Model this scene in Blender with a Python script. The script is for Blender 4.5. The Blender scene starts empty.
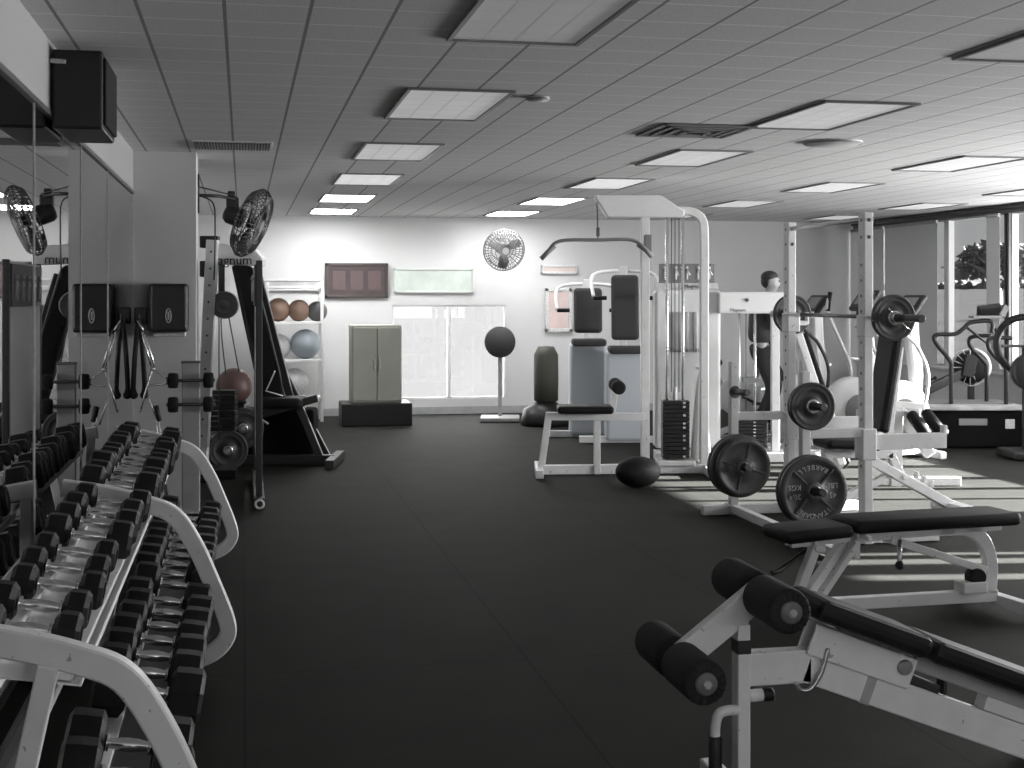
import bpy, bmesh, math, random
from mathutils import Vector as V, Matrix as M4
random.seed(7)
sc = bpy.context.scene
COL = sc.collection
PI = math.pi
DAY = dict(mid=760, near=1000, back=40, front=80); SUN = 170; SKY = .42
# ------------------------------------------------------------------ camera
FPX, HZ, EYE = 1340.0, 296.0, 1.6
YAW = math.atan((512 - 243) / FPX)
S, C = math.sin(YAW), math.cos(YAW)
cd = bpy.data.cameras.new('camera')
cam = bpy.data.objects.new('camera', cd)
COL.objects.link(cam)
cam.location = (0, 0, EYE)
cam.rotation_euler = (PI / 2, 0, -YAW)
cd.sensor_width = 36
cd.lens = 36 * FPX / 1024
cd.shift_y = -(384 - HZ) / 1024
cd.clip_start = .05
sc.camera = cam

def P(u, v, t):                      # point at depth t in front of the camera
    s = (u - 512) / FPX
    return V((t * (S + C * s), t * (C - S * s), EYE + t * (HZ - v) / FPX))
def aY(u, v, Y): return P(u, v, Y / (C - S * (u - 512) / FPX))
def aX(u, v, X): return P(u, v, X / (S + C * (u - 512) / FPX))

# ------------------------------------------------------------------ materials
def mat(name, col, rough=.5, metal=0, spec=.5, noise=0, scale=6, bump=0, bscale=60, chips=0):
    m = bpy.data.materials.new(name); m.use_nodes = True
    nt = m.node_tree; b = nt.nodes['Principled BSDF']
    if not isinstance(col, tuple): col = (col, col, col)
    b.inputs['Base Color'].default_value = (*col, 1)
    b.inputs['Roughness'].default_value = rough
    b.inputs['Metallic'].default_value = metal
    b.inputs['Specular IOR Level'].default_value = spec
    tc = nt.nodes.new('ShaderNodeTexCoord')
    out = None
    if noise:
        n = nt.nodes.new('ShaderNodeTexNoise'); n.inputs['Scale'].default_value = scale
        n.inputs['Detail'].default_value = 6
        nt.links.new(tc.outputs['Object'], n.inputs['Vector'])
        r = nt.nodes.new('ShaderNodeValToRGB')
        r.color_ramp.elements[0].position = .3; r.color_ramp.elements[1].position = .7
        r.color_ramp.elements[0].color = (*[c * (1 - noise) for c in col], 1)
        r.color_ramp.elements[1].color = (*[min(1, c * (1 + noise)) for c in col], 1)
        nt.links.new(n.outputs['Fac'], r.inputs['Fac'])
        out = r.outputs['Color']
    if chips:
        n = nt.nodes.new('ShaderNodeTexNoise'); n.inputs['Scale'].default_value = 38
        n.inputs['Detail'].default_value = 3
        nt.links.new(tc.outputs['Object'], n.inputs['Vector'])
        r = nt.nodes.new('ShaderNodeValToRGB')
        r.color_ramp.elements[0].position = .69; r.color_ramp.elements[1].position = .72
        r.color_ramp.elements[0].color = (0, 0, 0, 1); r.color_ramp.elements[1].color = (chips, chips, chips, 1)
        nt.links.new(n.outputs['Fac'], r.inputs['Fac'])
        mx = nt.nodes.new('ShaderNodeMix'); mx.data_type = 'RGBA'
        nt.links.new(r.outputs['Color'], mx.inputs[0])
        if out: nt.links.new(out, mx.inputs[6])
        else: mx.inputs[6].default_value = (*col, 1)
        mx.inputs[7].default_value = (.05, .05, .05, 1)
        out = mx.outputs[2]
    if out: nt.links.new(out, b.inputs['Base Color'])
    if bump:
        n = nt.nodes.new('ShaderNodeTexNoise'); n.inputs['Scale'].default_value = bscale
        n.inputs['Detail'].default_value = 4
        nt.links.new(tc.outputs['Object'], n.inputs['Vector'])
        bp = nt.nodes.new('ShaderNodeBump'); bp.inputs['Strength'].default_value = bump
        bp.inputs['Distance'].default_value = .01
        nt.links.new(n.outputs['Fac'], bp.inputs['Height'])
        nt.links.new(bp.outputs['Normal'], b.inputs['Normal'])
    return m
def emis(name, col, s):
    m = bpy.data.materials.new(name); m.use_nodes = True
    b = m.node_tree.nodes['Principled BSDF']
    b.inputs['Base Color'].default_value = (.6, .6, .6, 1)
    b.inputs['Roughness'].default_value = 1; b.inputs['Specular IOR Level'].default_value = 0
    b.inputs['Emission Color'].default_value = (*col, 1)
    b.inputs['Emission Strength'].default_value = s
    return m

WALL = mat('wall_paint', .58, .8, noise=.03, scale=2, bump=.08, bscale=180)
WHITE = mat('white_powder_coat', .72, .38, noise=.06, scale=9, chips=.6)
WHITE2 = mat('white_shroud', .78, .45, noise=.03, scale=4)
GREYP = mat('grey_powder_coat', .34, .45, noise=.08, scale=8)
RUBBER = mat('black_rubber', .010, .55, spec=.25, noise=.3, scale=25)
PLATE = mat('cast_iron_plate', .032, .5, spec=.5, noise=.25, scale=14, bump=.15, bscale=140)
PLATEL = mat('worn_letter_paint', .42, .6, noise=.3, scale=60)
VINYL = mat('black_vinyl', .008, .55, spec=.18, noise=.3, scale=7, bump=.12, bscale=90)
HAZED = mat('faded_black_vinyl', .055, .7, spec=.2)  # black vinyl greyed so the distant pads carry haze in their colour
LATG = mat('lat_bar_grey', .22, .5)
FOAM = mat('black_foam', .013, .85, spec=.25, bump=.3, bscale=220)
BLACK = mat('black_paint', .02, .4, spec=.45)
DPLAST = mat('dark_plastic', .014, .4, spec=.3, noise=.15, scale=10)
CHROME = mat('chrome', .72, .2, metal=1)
STEEL = mat('brushed_steel', .45, .35, metal=1, noise=.15, scale=30)
DSTEEL = mat('dark_steel', .12, .35, metal=1)
WASH = mat('washer_grey', .10, .55)
PITCH = mat('matt_black_housing', .005, .9, spec=.1)
LABEL = mat('pale_label', .6, .5, noise=.15, scale=40)
MIDG = mat('mid_grey_plastic', .2, .5)

def floor_mat():
    m = mat('rubber_floor', .03, .75, spec=.08)
    nt = m.node_tree; b = nt.nodes['Principled BSDF']
    tc = nt.nodes.new('ShaderNodeTexCoord')
    n = nt.nodes.new('ShaderNodeTexNoise'); n.inputs['Scale'].default_value = 2.2; n.inputs['Detail'].default_value = 9
    nt.links.new(tc.outputs['Object'], n.inputs['Vector'])
    r = nt.nodes.new('ShaderNodeValToRGB')
    r.color_ramp.elements[0].position = .25; r.color_ramp.elements[1].position = .8
    r.color_ramp.elements[0].color = (.0145, .015, .0132, 1); r.color_ramp.elements[1].color = (.023, .0235, .0202, 1)
    nt.links.new(n.outputs['Fac'], r.inputs['Fac'])
    sp = nt.nodes.new('ShaderNodeTexVoronoi'); sp.inputs['Scale'].default_value = 130
    nt.links.new(tc.outputs['Object'], sp.inputs['Vector'])
    # seams between the rubber mats
    sx = nt.nodes.new('ShaderNodeSeparateXYZ'); nt.links.new(tc.outputs['Object'], sx.inputs[0])
    def seam(sock, off, pitch):
        a = nt.nodes.new('ShaderNodeMath'); a.operation = 'SUBTRACT'; nt.links.new(sock, a.inputs[0]); a.inputs[1].default_value = off
        p = nt.nodes.new('ShaderNodeMath'); p.operation = 'PINGPONG'; nt.links.new(a.outputs[0], p.inputs[0]); p.inputs[1].default_value = pitch / 2
        c = nt.nodes.new('ShaderNodeMath'); c.operation = 'LESS_THAN'; nt.links.new(p.outputs[0], c.inputs[0]); c.inputs[1].default_value = .0045
        return c.outputs[0]
    q = P(498, 622, 1340 * 1.6 / (622 - 296)); q2 = P(400, 666, 1340 * 1.6 / (666 - 296))
    a = seam(sx.outputs[0], q.x, 1.22); c = seam(sx.outputs[1], q2.y, 1.83)
    mx = nt.nodes.new('ShaderNodeMath'); mx.operation = 'MAXIMUM'; nt.links.new(a, mx.inputs[0]); nt.links.new(c, mx.inputs[1])
    mi = nt.nodes.new('ShaderNodeMix'); mi.data_type = 'RGBA'
    nt.links.new(mx.outputs[0], mi.inputs[0]); nt.links.new(r.outputs['Color'], mi.inputs[6]); mi.inputs[7].default_value = (.008, .008, .008, 1)
    nt.links.new(mi.outputs[2], b.inputs['Base Color'])
    bp = nt.nodes.new('ShaderNodeBump'); bp.inputs['Strength'].default_value = .12; bp.inputs['Distance'].default_value = .004
    nt.links.new(sp.outputs['Distance'], bp.inputs['Height']); nt.links.new(bp.outputs['Normal'], b.inputs['Normal'])
    return m
def ceil_mat():
    m = mat('ceiling_tile', .7, .9, spec=.2)
    nt = m.node_tree; b = nt.nodes['Principled BSDF']
    tc = nt.nodes.new('ShaderNodeTexCoord')
    n = nt.nodes.new('ShaderNodeTexNoise'); n.inputs['Scale'].default_value = 70; n.inputs['Detail'].default_value = 3
    nt.links.new(tc.outputs['Object'], n.inputs['Vector'])
    r = nt.nodes.new('ShaderNodeValToRGB')
    r.color_ramp.elements[0].position = .3; r.color_ramp.elements[1].position = .7
    r.color_ramp.elements[0].color = (.60, .60, .60, 1); r.color_ramp.elements[1].color = (.70, .70, .70, 1)
    nt.links.new(n.outputs['Fac'], r.inputs['Fac'])
    sx = nt.nodes.new('ShaderNodeSeparateXYZ'); nt.links.new(tc.outputs['Object'], sx.inputs[0])
    def band(sock, off, pitch, w):
        a = nt.nodes.new('ShaderNodeMath'); a.operation = 'SUBTRACT'; nt.links.new(sock, a.inputs[0]); a.inputs[1].default_value = off
        p = nt.nodes.new('ShaderNodeMath'); p.operation = 'PINGPONG'; nt.links.new(a.outputs[0], p.inputs[0]); p.inputs[1].default_value = pitch / 2
        c = nt.nodes.new('ShaderNodeMath'); c.operation = 'LESS_THAN'; nt.links.new(p.outputs[0], c.inputs[0]); c.inputs[1].default_value = w
        return c.outputs[0]
    a = band(sx.outputs[1], TY0, .3125, .006)
    col = r.outputs['Color']
    mi = nt.nodes.new('ShaderNodeMix'); mi.data_type = 'RGBA'
    nt.links.new(a, mi.inputs[0]); nt.links.new(col, mi.inputs[6]); mi.inputs[7].default_value = (.88, .88, .88, 1)
    c = band(sx.outputs[0], TX0, .3125, .007)
    m2 = nt.nodes.new('ShaderNodeMix'); m2.data_type = 'RGBA'
    nt.links.new(c, m2.inputs[0]); nt.links.new(mi.outputs[2], m2.inputs[6]); m2.inputs[7].default_value = (.26, .26, .26, 1)
    nt.links.new(m2.outputs[2], b.inputs['Base Color'])
    return m

# ------------------------------------------------------------------ mesh builder
def smooth(pts, k=6, closed=False):
    pts = [V(p) for p in pts]; n = len(pts); out = []
    for i in range(n if closed else n - 1):
        g = lambda j: pts[j % n] if closed else pts[max(0, min(n - 1, j))]
        p0, p1, p2, p3 = g(i - 1), g(i), g(i + 1), g(i + 2)
        for q in range(k):
            t = q / k
            out.append(.5 * ((2 * p1) + (p2 - p0) * t + (2 * p0 - 5 * p1 + 4 * p2 - p3) * t * t + (3 * p1 - p0 - 3 * p2 + p3) * t ** 3))
    if not closed: out.append(pts[-1])
    return out
ORG = {}
class MB:
    def __init__(s): s.bm = bmesh.new()
    def _add(s, bm2, mtx=None, sm=False):
        if mtx is not None: bmesh.ops.transform(bm2, matrix=mtx, verts=bm2.verts)
        mp = {}
        for v in bm2.verts: mp[v] = s.bm.verts.new(v.co)
        for f in bm2.faces:
            try:
                nf = s.bm.faces.new([mp[v] for v in f.verts]); nf.smooth = sm or f.smooth
            except ValueError: pass
        bm2.free()
    def box(s, c, size, R=None, bev=.006, seg=2, sm=False):
        b = bmesh.new(); bmesh.ops.create_cube(b, size=1)
        bmesh.ops.scale(b, vec=size, verts=b.verts)
        if bev: bmesh.ops.bevel(b, geom=b.edges[:], offset=min(bev, min(size) * .49), segments=seg, profile=.5, affect='EDGES')
        m = M4.Translation(c)
        if R is not None: m = m @ R.to_4x4()
        s._add(b, m, sm); return s
    def frm(s, p0, p1, up=(0, 0, 1)):
        x = (V(p1) - V(p0)).normalized(); u = V(up)
        y = u.cross(x)
        if y.length < 1e-5: y = V((0, 1, 0)).cross(x)
        y.normalize(); z = x.cross(y)
        return M4((x, y, z)).transposed()
    def bar(s, p0, p1, w, h, up=(0, 0, 1), bev=.005):      # rectangular bar: w across, h along up
        p0, p1 = V(p0), V(p1); R = s.frm(p0, p1, up)
        return s.box((p0 + p1) / 2, ((p1 - p0).length, w, h), R, bev)
    def sweep(s, pts, up, w, h, ch=.2, sm=True):           # w in plane, h along up
        pts = [V(p) for p in pts]; up = V(up).normalized(); rings = []
        n = len(pts)
        for i, p in enumerate(pts):
            t = (pts[min(n - 1, i + 1)] - pts[max(0, i - 1)]).normalized()
            sd = t.cross(up).normalized()
            a, b = w / 2, h / 2; c = min(a, b) * ch
            prof = [(a, b - c), (a - c, b), (c - a, b), (-a, b - c), (-a, c - b), (c - a, -b), (a - c, -b), (a, c - b)]
            rings.append([s.bm.verts.new(p + sd * x + up * y) for x, y in prof])
        for i in range(n - 1):
            for j in range(8):
                f = s.bm.faces.new([rings[i][j], rings[i][(j + 1) % 8], rings[i + 1][(j + 1) % 8], rings[i + 1][j]])
        s.bm.faces.new(rings[0][::-1]); s.bm.faces.new(rings[-1])
        return s
    def tube(s, pts, r, n=10, closed=False):
        pts = [V(p) for p in pts]; m = len(pts); rings = []; nrm = None
        rr = r if isinstance(r, (list, tuple)) else [r] * m
        for i, p in enumerate(pts):
            if closed: t = (pts[(i + 1) % m] - pts[i - 1]).normalized()
            else: t = (pts[min(m - 1, i + 1)] - pts[max(0, i - 1)]).normalized()
            if nrm is None:
                nrm = t.orthogonal().normalized()
            else:
                nrm = (nrm - t * nrm.dot(t))
                nrm = nrm.normalized() if nrm.length > 1e-6 else t.orthogonal().normalized()
            bi = t.cross(nrm)
            rings.append([s.bm.verts.new(p + (nrm * math.cos(2 * PI * k / n) + bi * math.sin(2 * PI * k / n)) * rr[i]) for k in range(n)])
        for i in range(m if closed else m - 1):
            A, B = rings[i], rings[(i + 1) % m]
            for k in range(n):
                f = s.bm.faces.new([A[k], A[(k + 1) % n], B[(k + 1) % n], B[k]]); f.smooth = True
        if not closed:
            s.bm.faces.new(rings[0][::-1]); s.bm.faces.new(rings[-1])
        return s
    def lathe(s, c, axis, prof, n=28, sm=True, rot=0, closed=False):        # prof: (radius, height along axis)
        c = V(c); a = V(axis).normalized(); x = a.orthogonal().normalized()
        if abs(a.z) < .9: x = V((0, 0, 1)).cross(a).normalized()
        y = a.cross(x); rings = []
        for r, h in prof:
            if r < 1e-6: rings.append([s.bm.verts.new(c + a * h)])
            else: rings.append([s.bm.verts.new(c + a * h + (x * math.cos(2 * PI * k / n + rot) + y * math.sin(2 * PI * k / n + rot)) * r) for k in range(n)])
        prs = list(zip(rings, rings[1:]))
        if closed: prs.append((rings[-1], rings[0]))
        for A, B in prs:
            for k in range(n):
                k2 = (k + 1) % n
                vs = [A[k % len(A)], A[k2 % len(A)], B[k2 % len(B)], B[k % len(B)]]
                vs2 = []
                for q in vs:
                    if q not in vs2: vs2.append(q)
                if len(vs2) > 2:
                    f = s.bm.faces.new(vs2); f.smooth = sm
        if not closed:
            if len(rings[0]) > 2: s.bm.faces.new(rings[0][::-1])
            if len(rings[-1]) > 2: s.bm.faces.new(rings[-1])
        return s
    def cyl(s, p0, p1, r, n=20, bev=.003, sm=False):
        p0, p1 = V(p0), V(p1); L = (p1 - p0).length; b = min(bev, r * .4, L * .4)
        return s.lathe(p0, p1 - p0, [(r - b, 0), (r, b), (r, L - b), (r - b, L)], n, True)
    def torus(s, c, axis, R, r, n=32, k=8):
        a = V(axis).normalized(); x = a.orthogonal().normalized(); y = a.cross(x)
        return s.tube([V(c) + (x * math.cos(2 * PI * i / n) + y * math.sin(2 * PI * i / n)) * R for i in range(n)], r, k, True)
    def prism(s, pts, ext, bev=0):                         # polygon extruded by vector
        b = bmesh.new(); ext = V(ext)
        A = [b.verts.new(V(p)) for p in pts]; B = [b.verts.new(V(p) + ext) for p in pts]; n = len(A)
        b.faces.new(A); b.faces.new(B[::-1])
        for i in range(n): b.faces.new([A[i], B[i], B[(i + 1) % n], A[(i + 1) % n]])
        bmesh.ops.recalc_face_normals(b, faces=b.faces)
        if bev: bmesh.ops.bevel(b, geom=b.edges[:], offset=bev, segments=2, profile=.5, affect='EDGES')
        s._add(b); return s
    def ball(s, c, r, sc3=(1, 1, 1), n=20):
        b = bmesh.new(); bmesh.ops.create_uvsphere(b, u_segments=n, v_segments=n // 2 + 2, radius=r)
        bmesh.ops.scale(b, vec=sc3, verts=b.verts)
        s._add(b, M4.Translation(c), True); return s
    def text(s, string, mtx, size, ext=.001, align='CENTER'):
        cu = bpy.data.curves.new('lettering', 'FONT'); cu.body = string; cu.size = size; cu.extrude = ext
        cu.align_x = align; cu.align_y = 'CENTER'; cu.resolution_u = 3
        o = bpy.data.objects.new('lettering', cu); COL.objects.link(o)
        dg = bpy.context.evaluated_depsgraph_get(); me = bpy.data.meshes.new_from_object(o.evaluated_get(dg))
        b = bmesh.new(); b.from_mesh(me); s._add(b, mtx)
        bpy.data.objects.remove(o); bpy.data.meshes.remove(me); bpy.data.curves.remove(cu); return s
    def build(s, name, m, parent=None, org=None, recalc=True):
        o0 = ORG.get(parent.name, V((0, 0, 0))) if parent else V(org or (0, 0, 0))
        if recalc: bmesh.ops.recalc_face_normals(s.bm, faces=s.bm.faces)
        bmesh.ops.translate(s.bm, vec=-o0, verts=s.bm.verts)
        me = bpy.data.meshes.new(name); s.bm.to_mesh(me); s.bm.free()
        o = bpy.data.objects.new(name, me); me.materials.append(m); COL.objects.link(o)
        if parent: o.parent = parent
        else: o.location = o0
        ORG[o.name] = o0
        return o
def tag(o, label=None, cat=None, group=None, kind=None):
    if label: o['label'] = label
    if cat: o['category'] = cat
    if group: o['group'] = group
    if kind: o['kind'] = kind
    return o
def thing(name, label, cat, loc, group=None):
    o = bpy.data.objects.new(name, None); COL.objects.link(o); o.location = loc; o.empty_display_size = .1
    ORG[o.name] = V(loc)
    return tag(o, label, cat, group)
def struct(name, m, mb, label=None): return tag(mb.build(name, m), label, None, None, 'structure')
def dup(root, loc, rot=None, label=None, mats=None):
    r = root.copy(); COL.objects.link(r); r.location = loc
    if rot: r.rotation_euler = rot
    if label: r['label'] = label
    for ch in list(root.children):
        c = ch.copy(); COL.objects.link(c); c.parent = r
        for g in list(ch.children):
            d = g.copy(); COL.objects.link(d); d.parent = c
    return r
def frame_mtx(o, x, y):
    x, y = V(x).normalized(), V(y).normalized(); z = x.cross(y)
    m = M4((x, y, z)).transposed().to_4x4(); m.translation = V(o); return m
ORD = 'first second third fourth fifth sixth seventh eighth ninth tenth eleventh twelfth thirteenth fourteenth fifteenth sixteenth seventeenth eighteenth nineteenth twentieth'.split()
X_, Y_, Z_ = V((1, 0, 0)), V((0, 1, 0)), V((0, 0, 1))

# ================================================================== ROOM
CE, XL, XR, YB, YF = 2.66, -.79, 8.7, 18.0, -1.2
TX0 = P(190, 151, 1340 * (CE - EYE) / (296 - 151)).x
TY0 = P(200, 35.2, 1340 * (CE - EYE) / (296 - 35.2)).y
PY = 10.15                                    # face of the pillar
def wallbox(x0, x1, y0, y1, z0, z1, mb=None):
    mb = mb or MB()
    return mb.box(((x0 + x1) / 2, (y0 + y1) / 2, (z0 + z1) / 2), (x1 - x0, y1 - y0, z1 - z0), None, 0)
struct('floor', floor_mat(), wallbox(XL - .2, XR + .2, YF - .2, YB + .2, -.1, 0))
struct('ceiling', ceil_mat(), wallbox(XL - .2, XR + .2, YF - .2, YB + .2, CE, CE + .1))
struct('wall_left', WALL, wallbox(XL - .2, XL - .012, YF, YB, 0, CE))
MT = EYE + .81 * .92                          # top edge of the mirrors
struct('trim_1', mat('mirror_trim', .10, .4), wallbox(XL - .012, XL + .012, YF, PY, MT, MT + .022))
struct('trim_2', mat('soffit_paint', .36, .8), wallbox(XL - .012, XL + .004, YF, PY, MT + .022, CE))
struct('pillar', WALL, wallbox(XL - .012, aY(196, 300, PY).x, PY, PY + .5, 0, CE))
mb = MB()
wallbox(XL - .2, .4, YF - .2, YF, 0, CE, mb); wallbox(7.4, XR + .2, YF - .2, YF, 0, CE, mb); wallbox(.4, 7.4, YF - .2, YF, 0, .85, mb); wallbox(.4, 7.4, YF - .2, YF, 2.35, CE, mb)  # opening added for the unseen fill lamp behind the camera
struct('wall_front', WALL, mb)
# back wall with a daylit window in it
bw0, bw1 = aY(392, 305, YB), aY(506, 398, YB)
mb = MB()
wallbox(XL - .2, bw0.x, YB, YB + .2, 0, CE, mb); wallbox(bw1.x, XR + .2, YB, YB + .2, 0, CE, mb)
wallbox(bw0.x, bw1.x, YB, YB + .2, bw0.z, CE, mb); wallbox(bw0.x, bw1.x, YB, YB + .2, 0, bw1.z, mb)
struct('wall_back', WALL, mb)
GLASS = bpy.data.materials.new('window_glass'); GLASS.use_nodes = True
nt = GLASS.node_tree; nt.nodes.clear()
o_ = nt.nodes.new('ShaderNodeOutputMaterial'); g_ = nt.nodes.new('ShaderNodeBsdfGlossy'); g_.inputs['Roughness'].default_value = .02
t_ = nt.nodes.new('ShaderNodeBsdfTransparent'); t_.inputs[0].default_value = (.93, .93, .93, 1)
x_ = nt.nodes.new('ShaderNodeMixShader'); x_.inputs[0].default_value = .06
nt.links.new(t_.outputs[0], x_.inputs[1]); nt.links.new(g_.outputs[0], x_.inputs[2]); nt.links.new(x_.outputs[0], o_.inputs[0])
FRAMEW = mat('window_frame_white', .7, .4); FRAMED = mat('window_frame_dark', .05, .4)
wn = thing('window_1', 'wide pale window in the back wall', None, ((bw0.x + bw1.x) / 2, YB, bw1.z)); wn['kind'] = 'structure'
mb = MB()
for a, b in (((bw0.x, bw0.z), (bw1.x, bw0.z)), ((bw0.x, bw1.z), (bw1.x, bw1.z)), ((bw0.x, bw0.z), (bw0.x, bw1.z)), ((bw1.x, bw0.z), (bw1.x, bw1.z)), (((bw0.x + bw1.x) / 2, bw0.z), ((bw0.x + bw1.x) / 2, bw1.z))):
    mb.bar((a[0], YB + .04, a[1]), (b[0], YB + .04, b[1]), .05, .05, up=(0, 1, 0))
mb.build('window_frame', FRAMEW, wn)
wallbox(bw0.x, bw1.x, YB + .05, YB + .056, bw1.z, bw0.z).build('glass_pane', GLASS, wn)
# right wall: a long strip of windows between sill and header
SILL, HEAD = .69, 2.6
ED = [5.42, 6.86, 8.30, 9.74, 11.18, 12.62, 14.06, 15.48, 16.94, YB]
mb = MB()
wallbox(XR, XR + .2, YF, ED[0], 0, CE, mb); wallbox(XR, XR + .2, ED[0], YB, 0, SILL, mb); wallbox(XR, XR + .2, ED[0], YB, HEAD, CE, mb)
struct('wall_right', WALL, mb)
mb = MB(); mb.box((XR - .02, (ED[0] + YB) / 2, SILL), (.09, YB - ED[0], .03), None, .006)
struct('trim_3', FRAMEW, mb)
mb = MB(); mb.box((XR - .04, (ED[0] + YB) / 2, HEAD - .005), (.07, YB - ED[0] - .02, .075), None, .006); mb.box((XR - .09, (ED[0] + YB) / 2, HEAD + .02), (.03, YB - ED[0] - .02, .03), None, .004)
struct('trim_4', FRAMED, mb)
for i in range(9):
    y0, y1 = ED[i], ED[i + 1]
    w = thing('window_%d' % (i + 2), 'tall window bay of the right-hand window strip', None, (XR, (y0 + y1) / 2, SILL)); w['kind'] = 'structure'
    mb = MB(); d = i == 6
    for y in (y0 + .03, y1 - .03): mb.box((XR + .03, y, (SILL + HEAD) / 2), (.08, .06, HEAD - SILL), None, .006)
    for z in (SILL + .03, HEAD - .03): mb.box((XR + .03, (y0 + y1) / 2, z), (.06, y1 - y0 - .1, .05), None, .005)
    mb.build('window_frame', FRAMEW, w)
    if i == 5 or i == 6:
        yy = y1 if i == 5 else y0
        MB().box((XR - .03, yy + (-.03 if i == 5 else .03), (SILL + HEAD) / 2), (.04, .035, HEAD - SILL - .05), None, .004).build('dark_mullion', FRAMED, w)
    wallbox(XR + .06, XR + .066, y0, y1, SILL, HEAD).build('glass_pane', GLASS, w)
# skirting
struct('baseboard_back', GREYP, wallbox(XL, XR, YB - .015, YB, 0, .1))

struct('wall_outside_2', mat('outside_render', .10, .9, noise=.04, scale=1), wallbox(-6, XR - .5, 21, 21.2, -.1, 5))  # bright wall added so the back window looks sunlit
# outside: ground, tree, hedge, small building
GR = mat('outside_ground', .034, 1, spec=0, noise=.2, scale=1)
mb = MB(); mb.prism([(XR + .2, -30, -.2), (XR + .2, -30, -.1), (13, -30, -.1), (36, -30, 1.95), (80, -30, 1.95), (80, -30, -.2)], (0, 130, 0))
struct('ground', GR, mb)

# vertical blinds: closed in some bays, part drawn in others
BLIND = bpy.data.materials.new('blind_fabric'); BLIND.use_nodes = True
nt = BLIND.node_tree; b = nt.nodes['Principled BSDF']; b.inputs['Base Color'].default_value = (.68, .68, .68, 1); b.inputs['Roughness'].default_value = .9
t_ = nt.nodes.new('ShaderNodeBsdfTranslucent'); t_.inputs[0].default_value = (.2, .2, .2, 1)
x_ = nt.nodes.new('ShaderNodeMixShader'); x_.inputs[0].default_value = .12
nt.links.new(b.outputs[0], x_.inputs[1]); nt.links.new(t_.outputs[0], x_.inputs[2]); nt.links.new(x_.outputs[0], nt.nodes['Material Output'].inputs[0])
def blind(y0, y1, label, gaps=()):
    t = thing('vertical_blind', label, 'blind', (XR - .1, (y0 + y1) / 2, SILL + .03), 'vertical blinds along the windows')
    MB().box((XR - .115, (y0 + y1) / 2, HEAD - .06), (.04, y1 - y0, .04), None, .006).build('head_rail', GREYP, t)
    n = max(2, round((y1 - y0) / .1)); k = 0
    for i in range(n):
        y = y0 + (i + .5) * (y1 - y0) / n
        if any(a <= y <= b for a, b in gaps): continue
        R = M4.Rotation(.14, 3, 'Z')
        mb = MB(); mb.box((XR - .115, y, (SILL + HEAD) / 2 - .02), (.004, (y1 - y0) / n * 1.03, HEAD - SILL - .1), R, 0)
        mb.build('vane', BLIND, t)
blind(ED[8] + .04, ED[9] - .04, 'closed grey vertical blind in the corner window by the back wall')
blind(ED[7] + .04, ED[8] - .04, 'closed wide grey vertical blind left of the window showing the tree')
blind(ED[6] + .04, ED[6] + .30, 'narrow bunch of grey blind vanes drawn beside the dark window post')
blind(ED[4] + .75, ED[5] - .04, 'half drawn grey vertical blind right of the dark window post')

# ================================================================== CEILING FIXTURES
LP = [[(.83, 1.35), (4.3, 5.37)], ]
COLX = [(.83, 1.37), (3.10, 3.64), (5.34, 5.88), (7.58, 8.12)]
ROWY = [(4.32, 5.45), (6.78, 7.93), (9.24, 10.38), (11.6, 12.75), (14.0, 15.1), (16.3, 17.3)]
LEVEL = {0: .10, 1: .28, 2: .35, 3: .6, 4: 14, 5: 45.0}
PANEL = {}
def panel_mat(r, ci):
    s = LEVEL[r]
    if ci > 1: s = min(s, .45); r += 10
    if r in PANEL: return PANEL[r]
    m = emis('diffuser_lens_%d' % r, (1, 1, .985), s)
    nt = m.node_tree; b = nt.nodes['Principled BSDF']; tc = nt.nodes.new('ShaderNodeTexCoord')
    br = nt.nodes.new('ShaderNodeTexBrick'); br.offset = 0; br.inputs['Scale'].default_value = 1
    br.inputs['Brick Width'].default_value = .135; br.inputs['Row Height'].default_value = .19
    br.inputs['Mortar Size'].default_value = .004
    br.inputs['Color1'].default_value = (1, 1, 1, 1); br.inputs['Color2'].default_value = (.88, .88, .88, 1); br.inputs['Mortar'].default_value = (.35, .35, .35, 1)
    nt.links.new(tc.outputs['Object'], br.inputs['Vector']); nt.links.new(br.outputs['Color'], b.inputs['Emission Color'])
    PANEL[r] = m; return m
coln = ['left', 'second', 'third', 'window-side']
for ci, (x0, x1) in enumerate(COLX):
    for ri, (y0, y1) in enumerate(ROWY):
        if ri == 0 and ci > 1 or ri == 1 and ci > 1 or ri == 2 and ci > 2: continue
        t = thing('ceiling_light', 'flush gridded ceiling light panel, %s row from the front, %s column' % (ORD[ri], coln[ci]), 'ceiling light', ((x0 + x1) / 2, (y0 + y1) / 2, CE), 'recessed ceiling lights')
        mb = MB()
        for x in (x0, x1): mb.box((x, (y0 + y1) / 2, CE - .006), (.022, y1 - y0 + .02, .014), None, .003)
        for y in (y0, y1): mb.box(((x0 + x1) / 2, y, CE - .006), (x1 - x0, .022, .014), None, .003)
        mb.build('frame', MIDG, t)
        wallbox(x0 + .01, x1 - .01, y0 + .01, y1 - .01, CE - .004, CE + .0).build('diffuser', panel_mat(ri, ci), t)
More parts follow.
